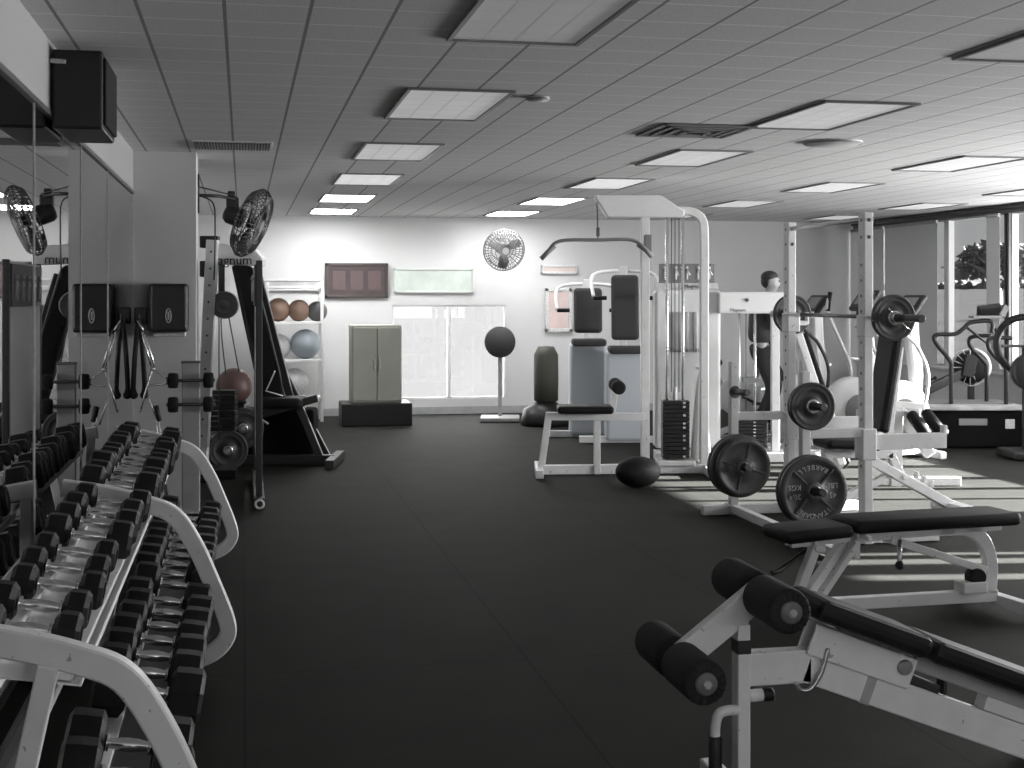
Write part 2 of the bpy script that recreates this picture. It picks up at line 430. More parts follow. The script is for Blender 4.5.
# linear vent near the pillar and the square vent further right
q0, q1 = P(193, 145, 1340 * (CE - EYE) / 151), P(272, 145, 1340 * (CE - EYE) / 151)
t = thing('linear_air_vent', 'long slotted ceiling grille in front of the pillar', 'air vent', ((q0.x + q1.x) / 2, (q0.y + q1.y) / 2, CE))
vy = (q0.y + q1.y) / 2
MB().box(((q0.x + q1.x) / 2, vy, CE - .004), (q1.x - q0.x, .50, .01), None, .003).build('frame', LABEL, t)
mb = MB()
for i in range(26): mb.box((q0.x + .02 + (q1.x - q0.x - .04) * i / 25, vy, CE - .011), (.011, .42, .008), None, .002)
mb.build('slats', BLACK, t)
q = P(695, 130, 1340 * (CE - EYE) / 166)
t = thing('ceiling_air_vent', 'square dark air diffuser in the ceiling left of a light panel', 'air vent', (q.x, q.y, CE))
mb = MB()
for k, r in enumerate((.29, .22, .15, .08)):
    for a in range(4):
        R = M4.Rotation(a * PI / 2, 3, 'Z'); c = R @ V((r, 0, 0))
        mb.box((q.x + c.x, q.y + c.y, CE - .008 - .004 * k), (.03, 2 * r + .03, .012), R, .003)
mb.build('louvres', MIDG, t)
MB().box((q.x, q.y, CE - .003), (.6, .6, .006), None, .002).build('back_plate', BLACK, t)
for (u, v, lb) in ((833, 142, 'round shallow ceiling speaker behind the second light column'), (538, 97, 'small round ceiling disc between two light columns')):
    q = P(u, v, 1340 * (CE - EYE) / (296 - v)); r = .2 if u > 800 else .06
    t = thing('ceiling_speaker' if u > 800 else 'smoke_detector', lb, 'ceiling speaker' if u > 800 else 'smoke detector', (q.x, q.y, CE))
    MB().lathe((q.x, q.y, CE), (0, 0, -1), [(r, 0), (r, .008), (r * .9, .02), (0, .022)]).build('cover', mat('ceil_disc%d' % u, .5, .6), t)
    MB().torus((q.x, q.y, CE - .012), Z_, r * .97, .006).build('rim', MIDG, t)

# ================================================================== MIRRORS
MIR = mat('mirror_silver', .62, .012, metal=1)
ys = [2.0, 3.5, 5.43, 6.95, 8.3, PY - .01]
for i in range(len(ys) - 1):
    t = thing('mirror_panel', 'tall frameless wall mirror panel on left wall, %s from the pillar' % ORD[len(ys) - 2 - i], 'mirror', (XL, (ys[i] + ys[i + 1]) / 2, .08), 'mirrors on the left wall')
    MB().box((XL - .006, (ys[i] + ys[i + 1]) / 2, (MT + .08) / 2), (.012, ys[i + 1] - ys[i] - .004, MT - .08), None, 0).build('glass_sheet', MIR, t)
    MB().box((XL + .0015, ys[i + 1] - .003, (MT + .08) / 2), (.005, .006, MT - .08), None, 0).build('edge', LABEL, t)
struct('baseboard_left', FRAMED, wallbox(XL - .012, XL + .012, YF, PY, 0, .08))

# ================================================================== SPEAKER
sy, sx0, sx1, sz0, sz1 = 5.82, XL + .012, XL + .215, 2.295, 2.625
t = thing('wall_speaker', 'black box loudspeaker bracketed high on the left wall above the mirrors', 'speaker', ((sx0 + sx1) / 2, sy + .27, sz0))
MB().box(((sx0 + sx1) / 2, sy + .27, (sz0 + sz1) / 2), (sx1 - sx0, .54, sz1 - sz0), None, .012).build('cabinet', DPLAST, t)
MB().box((sx1 + .006, sy + .27, (sz0 + sz1) / 2), (.014, .48, sz1 - sz0 - .05), None, .006).build('grille', FOAM, t)
mb = MB(); mb.bar((XL + .004, sy - .004, sz1 - .05), (XL + .07, sy - .004, sz1 - .053), .008, .022); mb.cyl((XL + .06, sy - .01, sz1 - .052), (XL + .06, sy, sz1 - .052), .008)
mb.build('bracket', STEEL, t)

# ================================================================== PAPER TOWEL DISPENSER
a, b = aY(151, 284, PY), aY(189, 334, PY)
t = thing('paper_towel_dispenser', 'dark paper towel dispenser with oval emblem mounted on the grey pillar', 'towel dispenser', ((a.x + b.x) / 2, PY, b.z))
cx, cz = (a.x + b.x) / 2, (a.z + b.z) / 2; w, h = b.x - a.x, a.z - b.z
MB().box((cx, PY - .11, cz + .01), (w, .22, h - .02), None, .02, 3).build('cover', DPLAST, t)
mb = MB(); mb.box((cx, PY - .1, b.z), (w * .86, .16, .028), None, .01)
mb.build('tray', LABEL, t)
for s in (-1, 1): MB().box((cx + s * w * .43, PY - .223, cz + .02), (.006, .008, h * .8), None, .002).build('trim', MIDG, t)
mb = MB(); ring = [V((cx + .018 * math.cos(i * PI / 12), PY - .224, cz - .045 + .05 * math.sin(i * PI / 12))) for i in range(24)]
mb.tube(ring, .004, 6, True); mb.box((cx, PY - .221, cz - .045), (.014, .004, .06), None, .002)
mb.build('emblem', LABEL, t)

# ================================================================== DUMBBELL RACK
RY = [3.4, 5.85, 8.2]
TILT = math.radians(9)
UPX, UPZ, LOX, LOZ = -.525, .775, -.305, .335
prof = [(-.74, .80), (-.56, .768), (-.40, .722), (-.285, .668), (-.2, .54), (-.128, .375), (-.068, .215), (-.07, .14), (-.14, .075), (-.28, .045), (-.62, .04)]
t = thing('dumbbell_rack', 'long two-tier white dumbbell rack standing along the mirrored wall', 'dumbbell rack', (-.45, 5.8, 0))
for y in RY:
    mb = MB(); mb.sweep(smooth([(x, y, z) for x, z in prof], 6), Y_, .07, .055)
    mb.build('side_frame', WHITE, t)
    mb = MB(); mb.bar((-.46, y, .71), (-.60, y, .05), .05, .06, up=(0, 1, 0)); mb.box((-.70, y, .405), (.05, .05, .79), None, .006)
    mb.build('upright', WHITE, t)
def rail_pair(cx, cz, y0, y1, rmin):
    tz = Vector2 = (math.cos(TILT), -math.sin(TILT))
    for s in (-1, 1):
        x = cx + s * .095 * tz[0]; z = cz + s * .095 * tz[1] - rmin
        R = M4.Rotation(TILT, 3, 'Y')
        MB().box((x, (y0 + y1) / 2, z - .016), (.045, y1 - y0, .02), R, .004).build('rail', WHITE, t)
    R = M4.Rotation(TILT, 3, 'Y')
    mb = MB(); mb.box((cx, (y0 + y1) / 2, cz - rmin - .034), (.27, y1 - y0, .006), R, .002)
    for s in (-1, 1): mb.box((cx + s * .137 * tz[0], (y0 + y1) / 2, cz + s * .137 * tz[1] - rmin - .024), (.006, y1 - y0, .026), R, .002)
    mb.build('tray', WHITE2 if cx < -.4 else DSTEEL, t)
for a, b in zip(RY, RY[1:]):
    rail_pair(UPX, UPZ, a + .03, b - .03, .075)
    rail_pair(LOX, LOZ, a + .03, b - .03, .085)
mb = MB()
for z in (.12, .5): mb.bar((-.70, RY[0], z), (-.70, RY[2], z), .04, .05)
mb.build('back_rail', WHITE, t)

def dumbbell(name, r, hl, w):            # r head radius, hl half handle, w head width
    d = thing(name, '', 'dumbbell', (0, 0, 0), 'black dumbbells on the rack')
    k = .016 if r < .07 else .018
    mb = MB(); mb.lathe((-hl, 0, 0), X_, [(k * .8, 0), (k * .8, .012), (k * .78, .02), (k * 1.0, hl * .6), (k * 1.12, hl), (k * 1.0, hl * 1.4), (k * .78, 2 * hl - .02), (k * .8, 2 * hl - .012), (k * .8, 2 * hl)], 16)
    for s in (-1, 1): mb.lathe((s * (hl - .006), 0, 0), X_, [(k * 1.25, -.006), (k * 1.25, .006)], 16)
    mb.build('handle', CHROME, d)
    for s in (-1, 1):
        b = .014
        mb = MB(); mb.lathe((s * hl, 0, 0), (s, 0, 0), [(r * .72, 0), (r, b), (r * 1.02, w * .5), (r, w - b), (r * .78, w - .002), (r * .5, w - .002), (r * .48, w - .006), (0, w - .006)], 8, False, PI / 8)
        mb.build('head', RUBBER, d)
    return d
PROTO = [dumbbell('dumbbell', .056, .062, .07), dumbbell('dumbbell', .067, .064, .085), dumbbell('dumbbell', .078, .066, .10), dumbbell('dumbbell', .088, .066, .108)]
used = set()
def put_db(i, y, tier, n):
    cx, cz, rm = (UPX, UPZ, .075) if tier == 0 else (LOX, LOZ, .085)
    r = (.056, .067, .078, .088)[i]; j = random.uniform(-.012, .012)
    nx, nz = math.sin(TILT), math.cos(TILT)
    up = r * .96 - rm + .004
    loc = (cx + j + nx * up, y, cz + nz * up - j * math.sin(TILT)); rot = (random.choice((0, PI / 4, PI / 2)), TILT, random.uniform(-.05, .05))
    lb = 'black dumbbell with chrome handle on the %s rack tier, %s from the near end' % ('upper' if tier == 0 else 'lower', ORD[n] if n < 20 else ORD[n - 20].join(('twenty-', '')))
    if i not in used:
        used.add(i); d = PROTO[i]; d.location = loc; d.rotation_euler = rot; d['label'] = lb
    else: dup(PROTO[i], loc, rot, lb)
n = 0
for k in range(9):
    put_db(0 if k < 5 else 1, 3.56 + .258 * k, 0, n); n += 1
for k in range(12):
    put_db((2, 2, 3, 2, 2, 2, 3, 2, 2, 3, 2, 2)[k], 6.02 + .184 * k, 0, n); n += 1
n = 0
for y in [3.66, 3.9] + [4.42 + .215 * k for k in range(7)]:
    put_db(3, y, 1, n); n += 1
for k in range(10):
    put_db(3, 6.03 + .22 * k, 1, n); n += 1

# ================================================================== ROLLER STAND IN FRONT OF THE PILLAR
yy = 9.85
a, b = aY(182, 363, yy), aY(200, 363, yy)
t = thing('roller_pad_stand', 'grey upright with two rows of small dark roller pads beside the pillar', 'exercise stand', ((a.x + b.x) / 2, yy, 0))
cx = (a.x + b.x) / 2
MB().box((cx, yy, a.z / 2 + .02), (b.x - a.x, .07, a.z - .04), None, .006).build('post', GREYP, t)
MB().box((cx, yy, a.z + .006), (b.x - a.x + .01, .08, .016), None, .004).build('post_cap', DSTEEL, t)
mb = MB(); mb.box((cx, yy, .03), (.5, .06, .06), None, .008); mb.box((cx, yy - .0, .03), (.07, .5, .058), None, .008)
mb.build('foot', GREYP, t)
for v in (380, 404):
    z = aY(190, v, yy).z
    ax = MB().cyl((cx - .17, yy - .045, z), (cx + .17, yy - .045, z), .012).build('axle', DSTEEL, t)
    for s in (-1, 1):
        mb = MB(); mb.lathe((cx + s * .085, yy - .045, z), (s, 0, 0), [(.02, 0), (.05, .004), (.056, .02), (.056, .055), (.05, .072), (.015, .076)], 18)
        mb.build('roller_pad', FOAM, t)

# ================================================================== HANGING CABLE HANDLES IN THE CORNER
yy = 9.95; xh = aY(139, 320, yy).x
t = thing('handle_hook', 'small dark wall hook in the corner beside the mirror and pillar', 'hook', (xh, PY, 1.5))
z0 = aY(139, 316, yy).z
mb = MB(); mb.box((xh, PY - .015, z0), (.09, .03, .12), None, .008); mb.tube([(xh, PY - .02, z0 - .03), (xh, PY - .15, z0 - .04), (xh, PY - .235, z0 - .03), (xh, PY - .25, z0 + .02)], .01)
mb.build('hook_plate', BLACK, t)
t = thing('triceps_rope', 'dark two-stranded rope handle hanging from the corner hook', 'rope handle', (xh, yy, z0 - .5))
zb = aY(139, 395, yy).z
for s in (-1, 1):
    pts = smooth([(xh, yy, z0 - .02), (xh + s * .012, yy, z0 - .10), (xh + s * .028, yy, (z0 + zb) / 2), (xh + s * .04, yy, zb + .05), (xh + s * .036, yy, zb)], 5)
    MB().tube(pts, [.018] * (len(pts) - 5) + [.024] * 5, 10).build('strand', RUBBER, t)
    MB().ball((xh + s * .036, yy, zb), .03).build('end_knob', RUBBER, t)
def rods(name, lb, segs, yq, m=CHROME, r=.007):
    pts0 = aY(*segs[0][0], yq)
    t = thing(name, lb, 'cable handle', pts0)
    for a, b, nm in segs[0:]:
        pass
    return t
yq = 9.80
t = thing('chrome_cable_handle', 'spread chrome handle bars hanging in the corner in front of the rope', 'cable handle', aY(146, 335, yq))
for p, q, nm in (((142, 332), (151, 366), 'rod'), ((145, 334), (155, 368), 'rod'), ((152, 369), (140, 412), 'leg'), ((153, 368), (174, 384), 'leg'), ((146, 386), (172, 383), 'cross_bar'), ((149, 396), (158, 424), 'leg')):
    MB().cyl(aY(*p, yq), aY(*q, yq), .0075, 10).build(nm, CHROME, t)
MB().ball(aY(153, 369, yq), .018).build('joint', STEEL, t)
MB().cyl(aY(143, 336, yq) + V((0, 0, .04)), V((xh, yq, z0 - .03)), .006, 8).build('hanger', STEEL, t)
for (u0, v0, u1, v1, lb) in ((156, 407, 163, 437, 'short chrome bar leaning behind the far end of the dumbbell rack'), (117, 408, 121, 430, 'short chrome bar leaning by the mirror at the far rack end')):
    if u0 < 140: continue
    p, q = aY(u0, v0, 9.6), aY(u1, v1, 9.6)
    t = thing('chrome_straight_bar', lb, 'bar', V((q.x + .06, 9.6, 0)))
    MB().cyl(p, V((q.x + .05, 9.6, .02)), .014, 12).build('bar', CHROME, t)
    MB().cyl(p + (p - q).normalized() * .01, p + (q - p).normalized() * .1, .02, 12).build('grip', RUBBER, t)

# ================================================================== WALL FANS
def fan(c, axis, R, depth, label, bracket_pts, cord=None, G=None):
    BLACK_, DP_, DS_ = (BLACK, DPLAST, DSTEEL) if G is None else (G, G, G)
    c, a = V(c), V(axis).normalized()
    t = thing('wall_fan', label, 'fan', c)
    x = a.orthogonal().normalized(); 
    if abs(a.z) < .95: x = Z_.cross(a).normalized()
    y = a.cross(x)
    mb = MB()
    for k, (h, rr) in enumerate(((-depth / 2, .55), (-depth * .42, .85), (-depth * .1, 1), (depth * .1, 1), (depth * .42, .85), (depth / 2, .5), (depth / 2, .2))):
        mb.torus(c + a * h, a, R * rr, .0045, 36, 6)
    for k in range(42):
        q = 2 * PI * k / 42; d = x * math.cos(q) + y * math.sin(q)
        mb.tube([c + a * (depth / 2) + d * R * .12, c + a * depth / 2 + d * R * .5, c + a * depth * .42 + d * R * .85, c + a * depth * .1 + d * R, c - a * depth * .1 + d * R, c - a * depth * .42 + d * R * .85, c - a * depth / 2 + d * R * .5], .0042, 5)
    mb.build('guard_cage', DS_, t)
    mb = MB(); mb.cyl(c + a * (depth / 2 - .005), c + a * (depth / 2 + .006), R * .17, 24); mb.build('badge', MIDG, t)
    mb = MB(); mb.cyl(c - a * .03, c + a * .03, .05, 20)
    mb.build('hub', BLACK_, t)
    for k in range(3):
        q = 2 * PI * k / 3 + .4; d = x * math.cos(q) + y * math.sin(q); e = a.cross(d)
        mb = MB(); 
        P4 = [c + d * .04 + e * .03, c + d * R * .5 + e * R * .34 + a * .02, c + d * R * .86 + e * R * .24 + a * .025, c + d * R * .88 - e * R * .12 - a * .02, c + d * R * .45 - e * R * .16 - a * .025, c + d * .04 - e * .03]
        mb.prism(P4, a * .004)
        mb.build('blade', DP_, t)
    mb = MB(); mb.lathe(c - a * (depth / 2 - .01), -a, [(.03, 0), (.075, .01), (.08, .03), (.08, .13), (.06, .16), (0, .165)], 22)
    mo = mb.build('motor', BLACK_, t)
    pc = c - a * (depth / 2 + .09)
    mb = MB(); mb.box(pc + V((0, 0, .09)), (.10, .10, .10), None, .012); mb.box(pc + V((-.01, 0, .16)), (.06, .06, .06), None, .01)
    mb.build('yoke', BLACK_, t)
    mb = MB(); mb.tube(bracket_pts, .013, 8); mb.build('bracket', BLACK_, t)
    if cord: MB().tube(smooth(cord, 6), .006, 6).build('cord', BLACK_, t)
    return t
yf = 10.9
fc = aY(252, 223, yf)
hp = aY(237, 199, yf)
px = aY(196, 300, PY).x
fan(fc, (.80, -.22, -.34), .285, .16, 'caged black wall fan on an arm beyond the pillar, tilted down', [V((px, yf - .35, hp.z)), V((px + .16, yf - .28, hp.z)), hp + V((-.02, 0, 0)), hp - V((0, 0, .03))],
    cord=[aY(200, 196, 10.7), aY(210, 200, 10.7), aY(214, 206, 10.7), aY(215, 216, 10.7), aY(215, 245, 10.7), aY(214, 280, 10.7)])
mbk = MB(); mbk.bar(V((px + .003, yf - .36, hp.z - .14)), V((px + .003, yf - .36, hp.z + .16)), .02, .05)
mbk.tube([V((px, yf - .35, CE - .22)), hp + V((0, 0, .02))], .006, 6)
tag(mbk.build('fan_stay_wire', BLACK, None, (px, yf - .35, hp.z)), 'thin dark stay wire and bracket bracing the pillar fan', 'bracket')
fc2 = P(504, 250, 17.3)
fan(fc2, (.05, -.95, -.2), .27, .18, 'round dark fan on the far back wall left of the lat bar', [V((fc2.x, YB - .01, fc2.z + .1)), V((fc2.x, YB - .2, fc2.z + .1)), V((fc2.x, YB - .42, fc2.z + .06))], G=mat('dusty_fan_grey', .075, .7))  # dark fan greyed, its lifted blacks stand in for haze

# ================================================================== POWER RACK
F1, F2, B1, B2 = V((3.95, 8.05, 0)), V((3.95, 9.28, 0)), V((3.52, 8.03, 0)), V((3.52, 9.30, 0))
t = thing('power_rack', 'white open power rack with chin-up bar and plate storage posts', 'power rack', (3.75, 8.66, 0))
HT = 2.14
HOLE = BLACK
for f in (F1, F2):
    up = MB().box(f + V((0, 0, HT / 2)), (.062, .092, HT), None, .006).build('upright', WHITE, t)
    mb = MB()
    for z in [HT - .05, HT - .16] + [.5 + .1 * k for k in range(14)]:
        mb.cyl(f + V((-.0325, 0, z)), f + V((-.0305, 0, z)), .011, 10, 0)
        if z > 1.9: mb.cyl(f + V((.0, -.049, z)), f + V((0, -.044, z)), .013, 12, .001)
    mb.build('bolt_holes', DSTEEL, up)
for b in (B1, B2):
    MB().box(b + V((0, 0, .56)), (.06, .06, 1.12), None, .006).build('storage_post', WHITE, t)
MB().cyl(F1 + V((0, .05, HT - .045)), F2 + V((0, -.05, HT - .045)), .016, 14).build('chin_up_bar', STEEL, t)
mb = MB()
mb.bar((3.28, 9.30, .04), (4.5, 9.30, .04), .06, .07)
mb.bar((3.40, 8.04, .04), (4.45, 8.04, .04), .06, .07)
mb.bar((3.52, 9.40, .045), (3.52, 7.55, .045), .06, .06)
mb.build('base_rail', WHITE, t)
for y in (8.03, 9.3): MB().bar((3.55, y, .72), (3.92, y, .72), .05, .06).build('side_brace', WHITE, t)
for f in (F1, F2):
    z = .655
    mb = MB(); mb.bar(f + V((-.02, -.0, z)), f + V((.56, 0, z)), .05, .1); mb.box(f + V((0, 0, z - .01)), (.10, .125, .2), None, .008); mb.box(f + V((.55, 0, z + .07)), (.03, .05, .06), None, .006)
    mb.build('spotter_arm', WHITE, t)
    zb = EYE - 22 / 1340 * 8.8
    mb = MB(); mb.box(f + V((.01, 0, zb - .05)), (.10, .115, .14), None, .008); mb.box(f + V((.085, 0, zb - .055)), (.09, .05, .035), None, .006); mb.box(f + V((.135, 0, zb - .02)), (.02, .05, .09), None, .006)
    mb.build('bar_hook', WHITE, t)
PEG = []
for b in (B1, B2):
    for z in (.37, .90):
        p = b + V((0, -.03, z)); PEG.append(p)
        mb = MB(); mb.cyl(p, p + V((0, -.26, .012)), .024, 16); mb.cyl(p, p + V((0, -.012, 0)), .045, 20)
        mb.build('plate_peg', DSTEEL, t)

# ------------------------------------------------------------------ plates
def plate_mesh(mb, c, ax, R, w, kind):
    if kind == 'rib':
        prof = [(.026, -w / 2), (.06, -w / 2), (.065, -w * .22), (R * .80, -w * .22), (R * .85, -w * .42), (R * .98, -w * .45), (R, -w * .3), (R, w * .3), (R * .98, w * .45), (R * .85, w * .42), (R * .80, w * .22), (.065, w * .22), (.06, w / 2), (.026, w / 2)]
    else:
        prof = [(.026, -w / 2), (.055, -w / 2), (.06, -w * .15), (R * .62, -w * .15), (R * .68, -w * .35), (R * .78, -w * .4), (R * .85, -w * .3), (R * .9, -w * .45), (R * .98, -w * .45), (R, -w * .3), (R, w * .3), (R * .98, w * .45), (R * .9, w * .45), (R * .85, w * .3), (R * .78, w * .4), (R * .68, w * .35), (R * .62, w * .15), (.06, w * .15), (.055, w / 2), (.026, w / 2)]
    mb.lathe(c, ax, prof, 48, True, 0, True)
def arc_text(mb, s, c, x, y, n, R, size, mid, step, flip):
    k = len(s)
    for i, ch in enumerate(s):
        q = mid + (i - (k - 1) / 2) * step * (1 if flip else -1)
        d = x * math.cos(q) + y * math.sin(q)
        upv = -d if flip else d
        rt = upv.cross(n)
        mb.text(ch, frame_mtx(c + d * R, rt, upv), size, .0015)
def plate(c, R, w, label, kind='plain', letters=None, rot=0.0):
    c = V(c); t = thing('weight_plate', label, 'weight plate', c, 'iron weight plates')
    mb = MB(); plate_mesh(mb, c, Y_, R, w, kind)
    if kind == 'rib':
        for k in range(4):
            q = PI / 4 + k * PI / 2 + rot; d = V((math.cos(q), 0, math.sin(q)))
            mb.bar(c + d * .055 + V((0, -w * .26, 0)), c + d * R * .83 + V((0, -w * .26, 0)), .014, .014, up=(0, 1, 0), bev=.003)
    mb.build('disc', PLATE, t)
    mb = MB(); mb.lathe(c, Y_, [(.026, -w * .53), (.045, -w * .53), (.045, w * .53), (.026, w * .53)], 24, True, 0, True)
    mb.build('hub_ring', STEEL if kind != 'rib' else DSTEEL, t)
    if letters:
        n = V((0, -1, 0)); x = V((-math.cos(rot), 0, -math.sin(rot))); x = V((math.cos(rot), 0, math.sin(rot))); y = V((-math.sin(rot), 0, math.cos(rot)))
        mb = MB(); f = c + V((0, -w * .235, 0))
        arc_text(mb, letters[0], f, x, y, n, R * .68, R * .2, PI / 2, .2, False)
        arc_text(mb, letters[1], f, x, y, n, R * .68, R * .2, -PI / 2, .2, True)
        for sx, l in ((-1, letters[2]), (1, letters[3])):
            for j, s_ in enumerate(l):
                mb.text(s_, frame_mtx(f + x * sx * R * .56 + y * R * (.12 - .26 * j), x, y), R * .21, .0015)
        mb.build('lettering', PLATEL, t)
    return t
R45 = .226
p = PEG[0]   # near post, low peg
plate(p + V((0, -.05, 0)), R45, .045, 'dark iron plate hidden just behind the lettered plate on near storage post', 'rib')
plate(p + V((0, -.10, 0)), R45, .045, 'large iron plate lettered STANDARD BARBELL with crossed ribs, low on near storage post', 'rib', ('STANDARD', 'BARBELL', ('45', 'LBS'), ('20.4', 'KGS')), PI + .03)
p = PEG[1]
plate(p + V((0, -.04, .004)), .145, .03, 'small dark plate at the back of the high storage peg', 'plain')
plate(p + V((0, -.085, .004)), .152, .034, 'small dark plate in front on the high storage peg above the lettered plate', 'plain')
p = PEG[2]   # far post
plate(p + V((0, -.045, 0)), R45, .04, 'rearmost big dark plate low on the far storage post', 'rib')
plate(p + V((0, -.10, 0)), R45, .045, 'middle big dark plate low on the far storage post', 'rib')
plate(p + V((0, -.165, 0)), .205, .045, 'front worn dark plate low on the far storage post by the lat machine', 'rib', None, .5)

# ------------------------------------------------------------------ barbell
zb = EYE - 21 / 1340 * 8.8; bx = 4.05
t = thing('barbell', 'long steel barbell racked across the power rack at shoulder height', 'barbell', (bx, 8.68, zb))
ya, yb = 7.93, 9.42
MB().cyl((bx, ya - .03, zb), (bx, yb + .03, zb), .0145, 14).build('shaft', DSTEEL, t)
for y, d in ((ya, -1), (yb, 1)):
    mb = MB(); mb.cyl((bx, y + d * .0, zb), (bx, y + d * .43, zb), .025, 18); mb.cyl((bx, y - d * .01, zb), (bx, y + d * .025, zb), .04, 20)
    mb.build('sleeve', DSTEEL, t)
q = V((bx, ya - .06, zb))
plate(q, .148, .04, 'round dark plate on the near end of the racked barbell', 'plain')
plate(V((bx, yb + .05, zb)), .15, .04, 'dark plate on the far end of the racked barbell', 'plain')
t = thing('spring_collar', 'small shiny spring collar holding the plate on the near barbell end', 'barbell collar', (bx, ya - .11, zb))
mb = MB()
for k in range(4): mb.torus((bx, ya - .092 - .009 * k, zb), Y_, .03, .004, 20, 6)
mb.build('coil', CHROME, t)
mb = MB(); mb.tube([(bx - .02, ya - .10, zb + .025), (bx - .05, ya - .10, zb + .06)], .004, 6); mb.tube([(bx + .02, ya - .12, zb - .025), (bx + .08, ya - .12, zb - .075)], .005, 6)
mb.build('handles', CHROME, t)

# ================================================================== SEATED PRESS BENCH IN THE RACK
YS = 9.0
t = thing('seated_press_bench', 'white press bench with tall black backrest standing inside the power rack', 'bench', (4.6, YS, 0))
pb, pt = V((4.50, YS, .62)), V((4.62, YS, 1.33))
mb = MB(); mb.bar(pb, pt, .28, .075, up=(-1, 0, .1), bev=.025); mb.build('backrest', VINYL, t)

mb = MB(); mb.bar(pb + V((.075, 0, -.16)), pt + V((.06, 0, -.1)), .05, .05, up=(0, 1, 0)); mb.build('back_frame', WHITE, t)
mb = MB(); mb.bar((4.06, YS, .545), (4.48, YS, .525), .30, .07, bev=.028); mb.build('seat', VINYL, t)
mb = MB(); mb.bar((4.08, YS, .475), (4.62, YS, .455), .06, .07); mb.build('seat_rail', WHITE, t)
mb = MB(); mb.bar((4.42, YS, .43), (5.08, YS, .07), .07, .085, up=(0, 1, 0))
for k in (.55, .64, .73):
    q = V((4.42, YS, .43)).lerp(V((5.08, YS, .07)), k); mb.box(q + V((.03, 0, .065)), (.025, .05, .05), None, .006)
mb.box((5.1, YS, .05), (.12, .44, .08), None, .012)
mb.build('rear_leg', WHITE, t)
mb = MB(); mb.bar((4.12, YS, .46), (4.04, YS, .05), .06, .07, up=(0, 1, 0)); mb.box((4.04, YS, .045), (.08, .42, .07), None, .01); mb.bar((4.04, YS, .06), (4.6, YS, .3), .05, .06, up=(0, 1, 0))
mb.build('front_leg', WHITE, t)
mb = MB(); mb.bar((4.60, YS, .46), (4.70, YS, .27), .06, .06, up=(0, 1, 0)); mb.cyl((4.70, YS - .05, .29), (4.70, YS + .05, .29), .02)
mb.build('adjusting_strut', WHITE, t)

# ================================================================== FLAT UTILITY BENCH
a = P(846, 530, 6.42); a.x += .075
t = thing('flat_bench', 'white framed flat bench with black padding standing before the power rack', 'bench', (a.x + .5, a.y + .15, 0))
e1 = V((1, .09, 0)).normalized(); e2 = Z_.cross(e1)
o = V((a.x, a.y + .13, 0)); 
def L(x, y, z): return o + e1 * x + e2 * y + Z_ * z
Rb = M4((e1, e2, Z_)).transposed()
MB().box(L(.435, 0, .485), (.93, .27, .065), Rb, .024, 3, True).build('back_pad', VINYL, t)
Rs = Rb @ M4.Rotation(-.05, 3, 'Y')
MB().box(L(-.225, 0, .462), (.36, .28, .062), Rs, .026, 3, True).build('seat_pad', VINYL, t)
mb = MB(); mb.bar(L(.02, 0, .422), L(.86, 0, .442), .05, .055); mb.build('pad_rail', WHITE, t)
mb = MB(); mb.bar(L(-.32, 0, .405), L(.0, 0, .42), .045, .04); mb.box(L(.015, -.06, .44), (.03, .04, .05), Rb, .006); mb.cyl(L(.02, -.16, .44), L(.02, .1, .44), .012)
mb.build('seat_rail', WHITE, t)
mb = MB(); mb.sweep(smooth([L(.51, 0, .435), L(.66, 0, .425), L(.76, 0, .37), L(.805, 0, .25), L(.80, 0, .10)], 6), e2, .065, .05)
mb.build('rear_leg', WHITE, t)
mb = MB(); mb.bar(L(-.24, 0, .10), L(.84, 0, .085), .05, .06); mb.build('base_beam', WHITE, t)
mb = MB(); mb.bar(L(.87, -.26, .06), L(.84, .30, .06), .055, .06); mb.build('rear_foot', WHITE, t)
mb = MB(); mb.bar(L(-.24, -.25, .06), L(-.24, .25, .06), .05, .055); mb.build('front_foot', WHITE, t)
for s in (-1, 1):
    mb = MB(); mb.cyl(L(.87 if s < 0 else .84, s * .25, 0), L(.87 if s < 0 else .84, s * .25, .032), .03); mb.build('rubber_foot', RUBBER, t)
    mb = MB(); mb.cyl(L(-.24, s * .235, 0), L(-.24, s * .235, .034), .025); mb.build('rubber_foot', RUBBER, t)
mb = MB(); mb.bar(L(.02, .04, .42), L(-.24, .04, .10), .04, .06, up=e2); mb.bar(L(.02, -.04, .40), L(-.20, -.04, .12), .03, .05, up=e2); mb.box(L(.015, 0, .39), (.03, .12, .14), Rb, .006)
mb.build('front_leg', WHITE, t)
mb = MB(); mb.bar(L(-.20, -.03, .39), L(-.31, -.03, .13), .045, .05, up=e2); mb.cyl(L(-.20, -.065, .385), L(-.20, .03, .385), .018); mb.box(L(-.185, -.02, .395), (.06, .07, .06), Rb, .006)
mb.build('seat_strut', WHITE, t)
mb = MB(); mb.tube([L(-.21, .03, .36), L(-.36, .03, .27), L(-.40, .03, .26)], .014, 8); mb.build('adjusting_lever', DSTEEL, t)
mb = MB(); mb.bar(L(.22, .0, .40), L(.76, 0, .22), .04, .085, up=e2); mb.build('diagonal_brace', WHITE, t)
mb = MB(); mb.cyl(L(.26, -.04, .40), L(.235, -.08, .30), .012); mb.build('pop_pin', STEEL, t)
MB().ball(L(.23, -.085, .285), .022).build('pin_knob', RUBBER, t)
mb = MB(); mb.box(L(.68, -.02, .14), (.14, .09, .06), Rb, .008); mb.build('foot_bracket', WHITE, t)
MB().cyl(L(.70, -.06, .19), L(.70, .0, .19), .045, 20).build('transport_wheel', RUBBER, t)

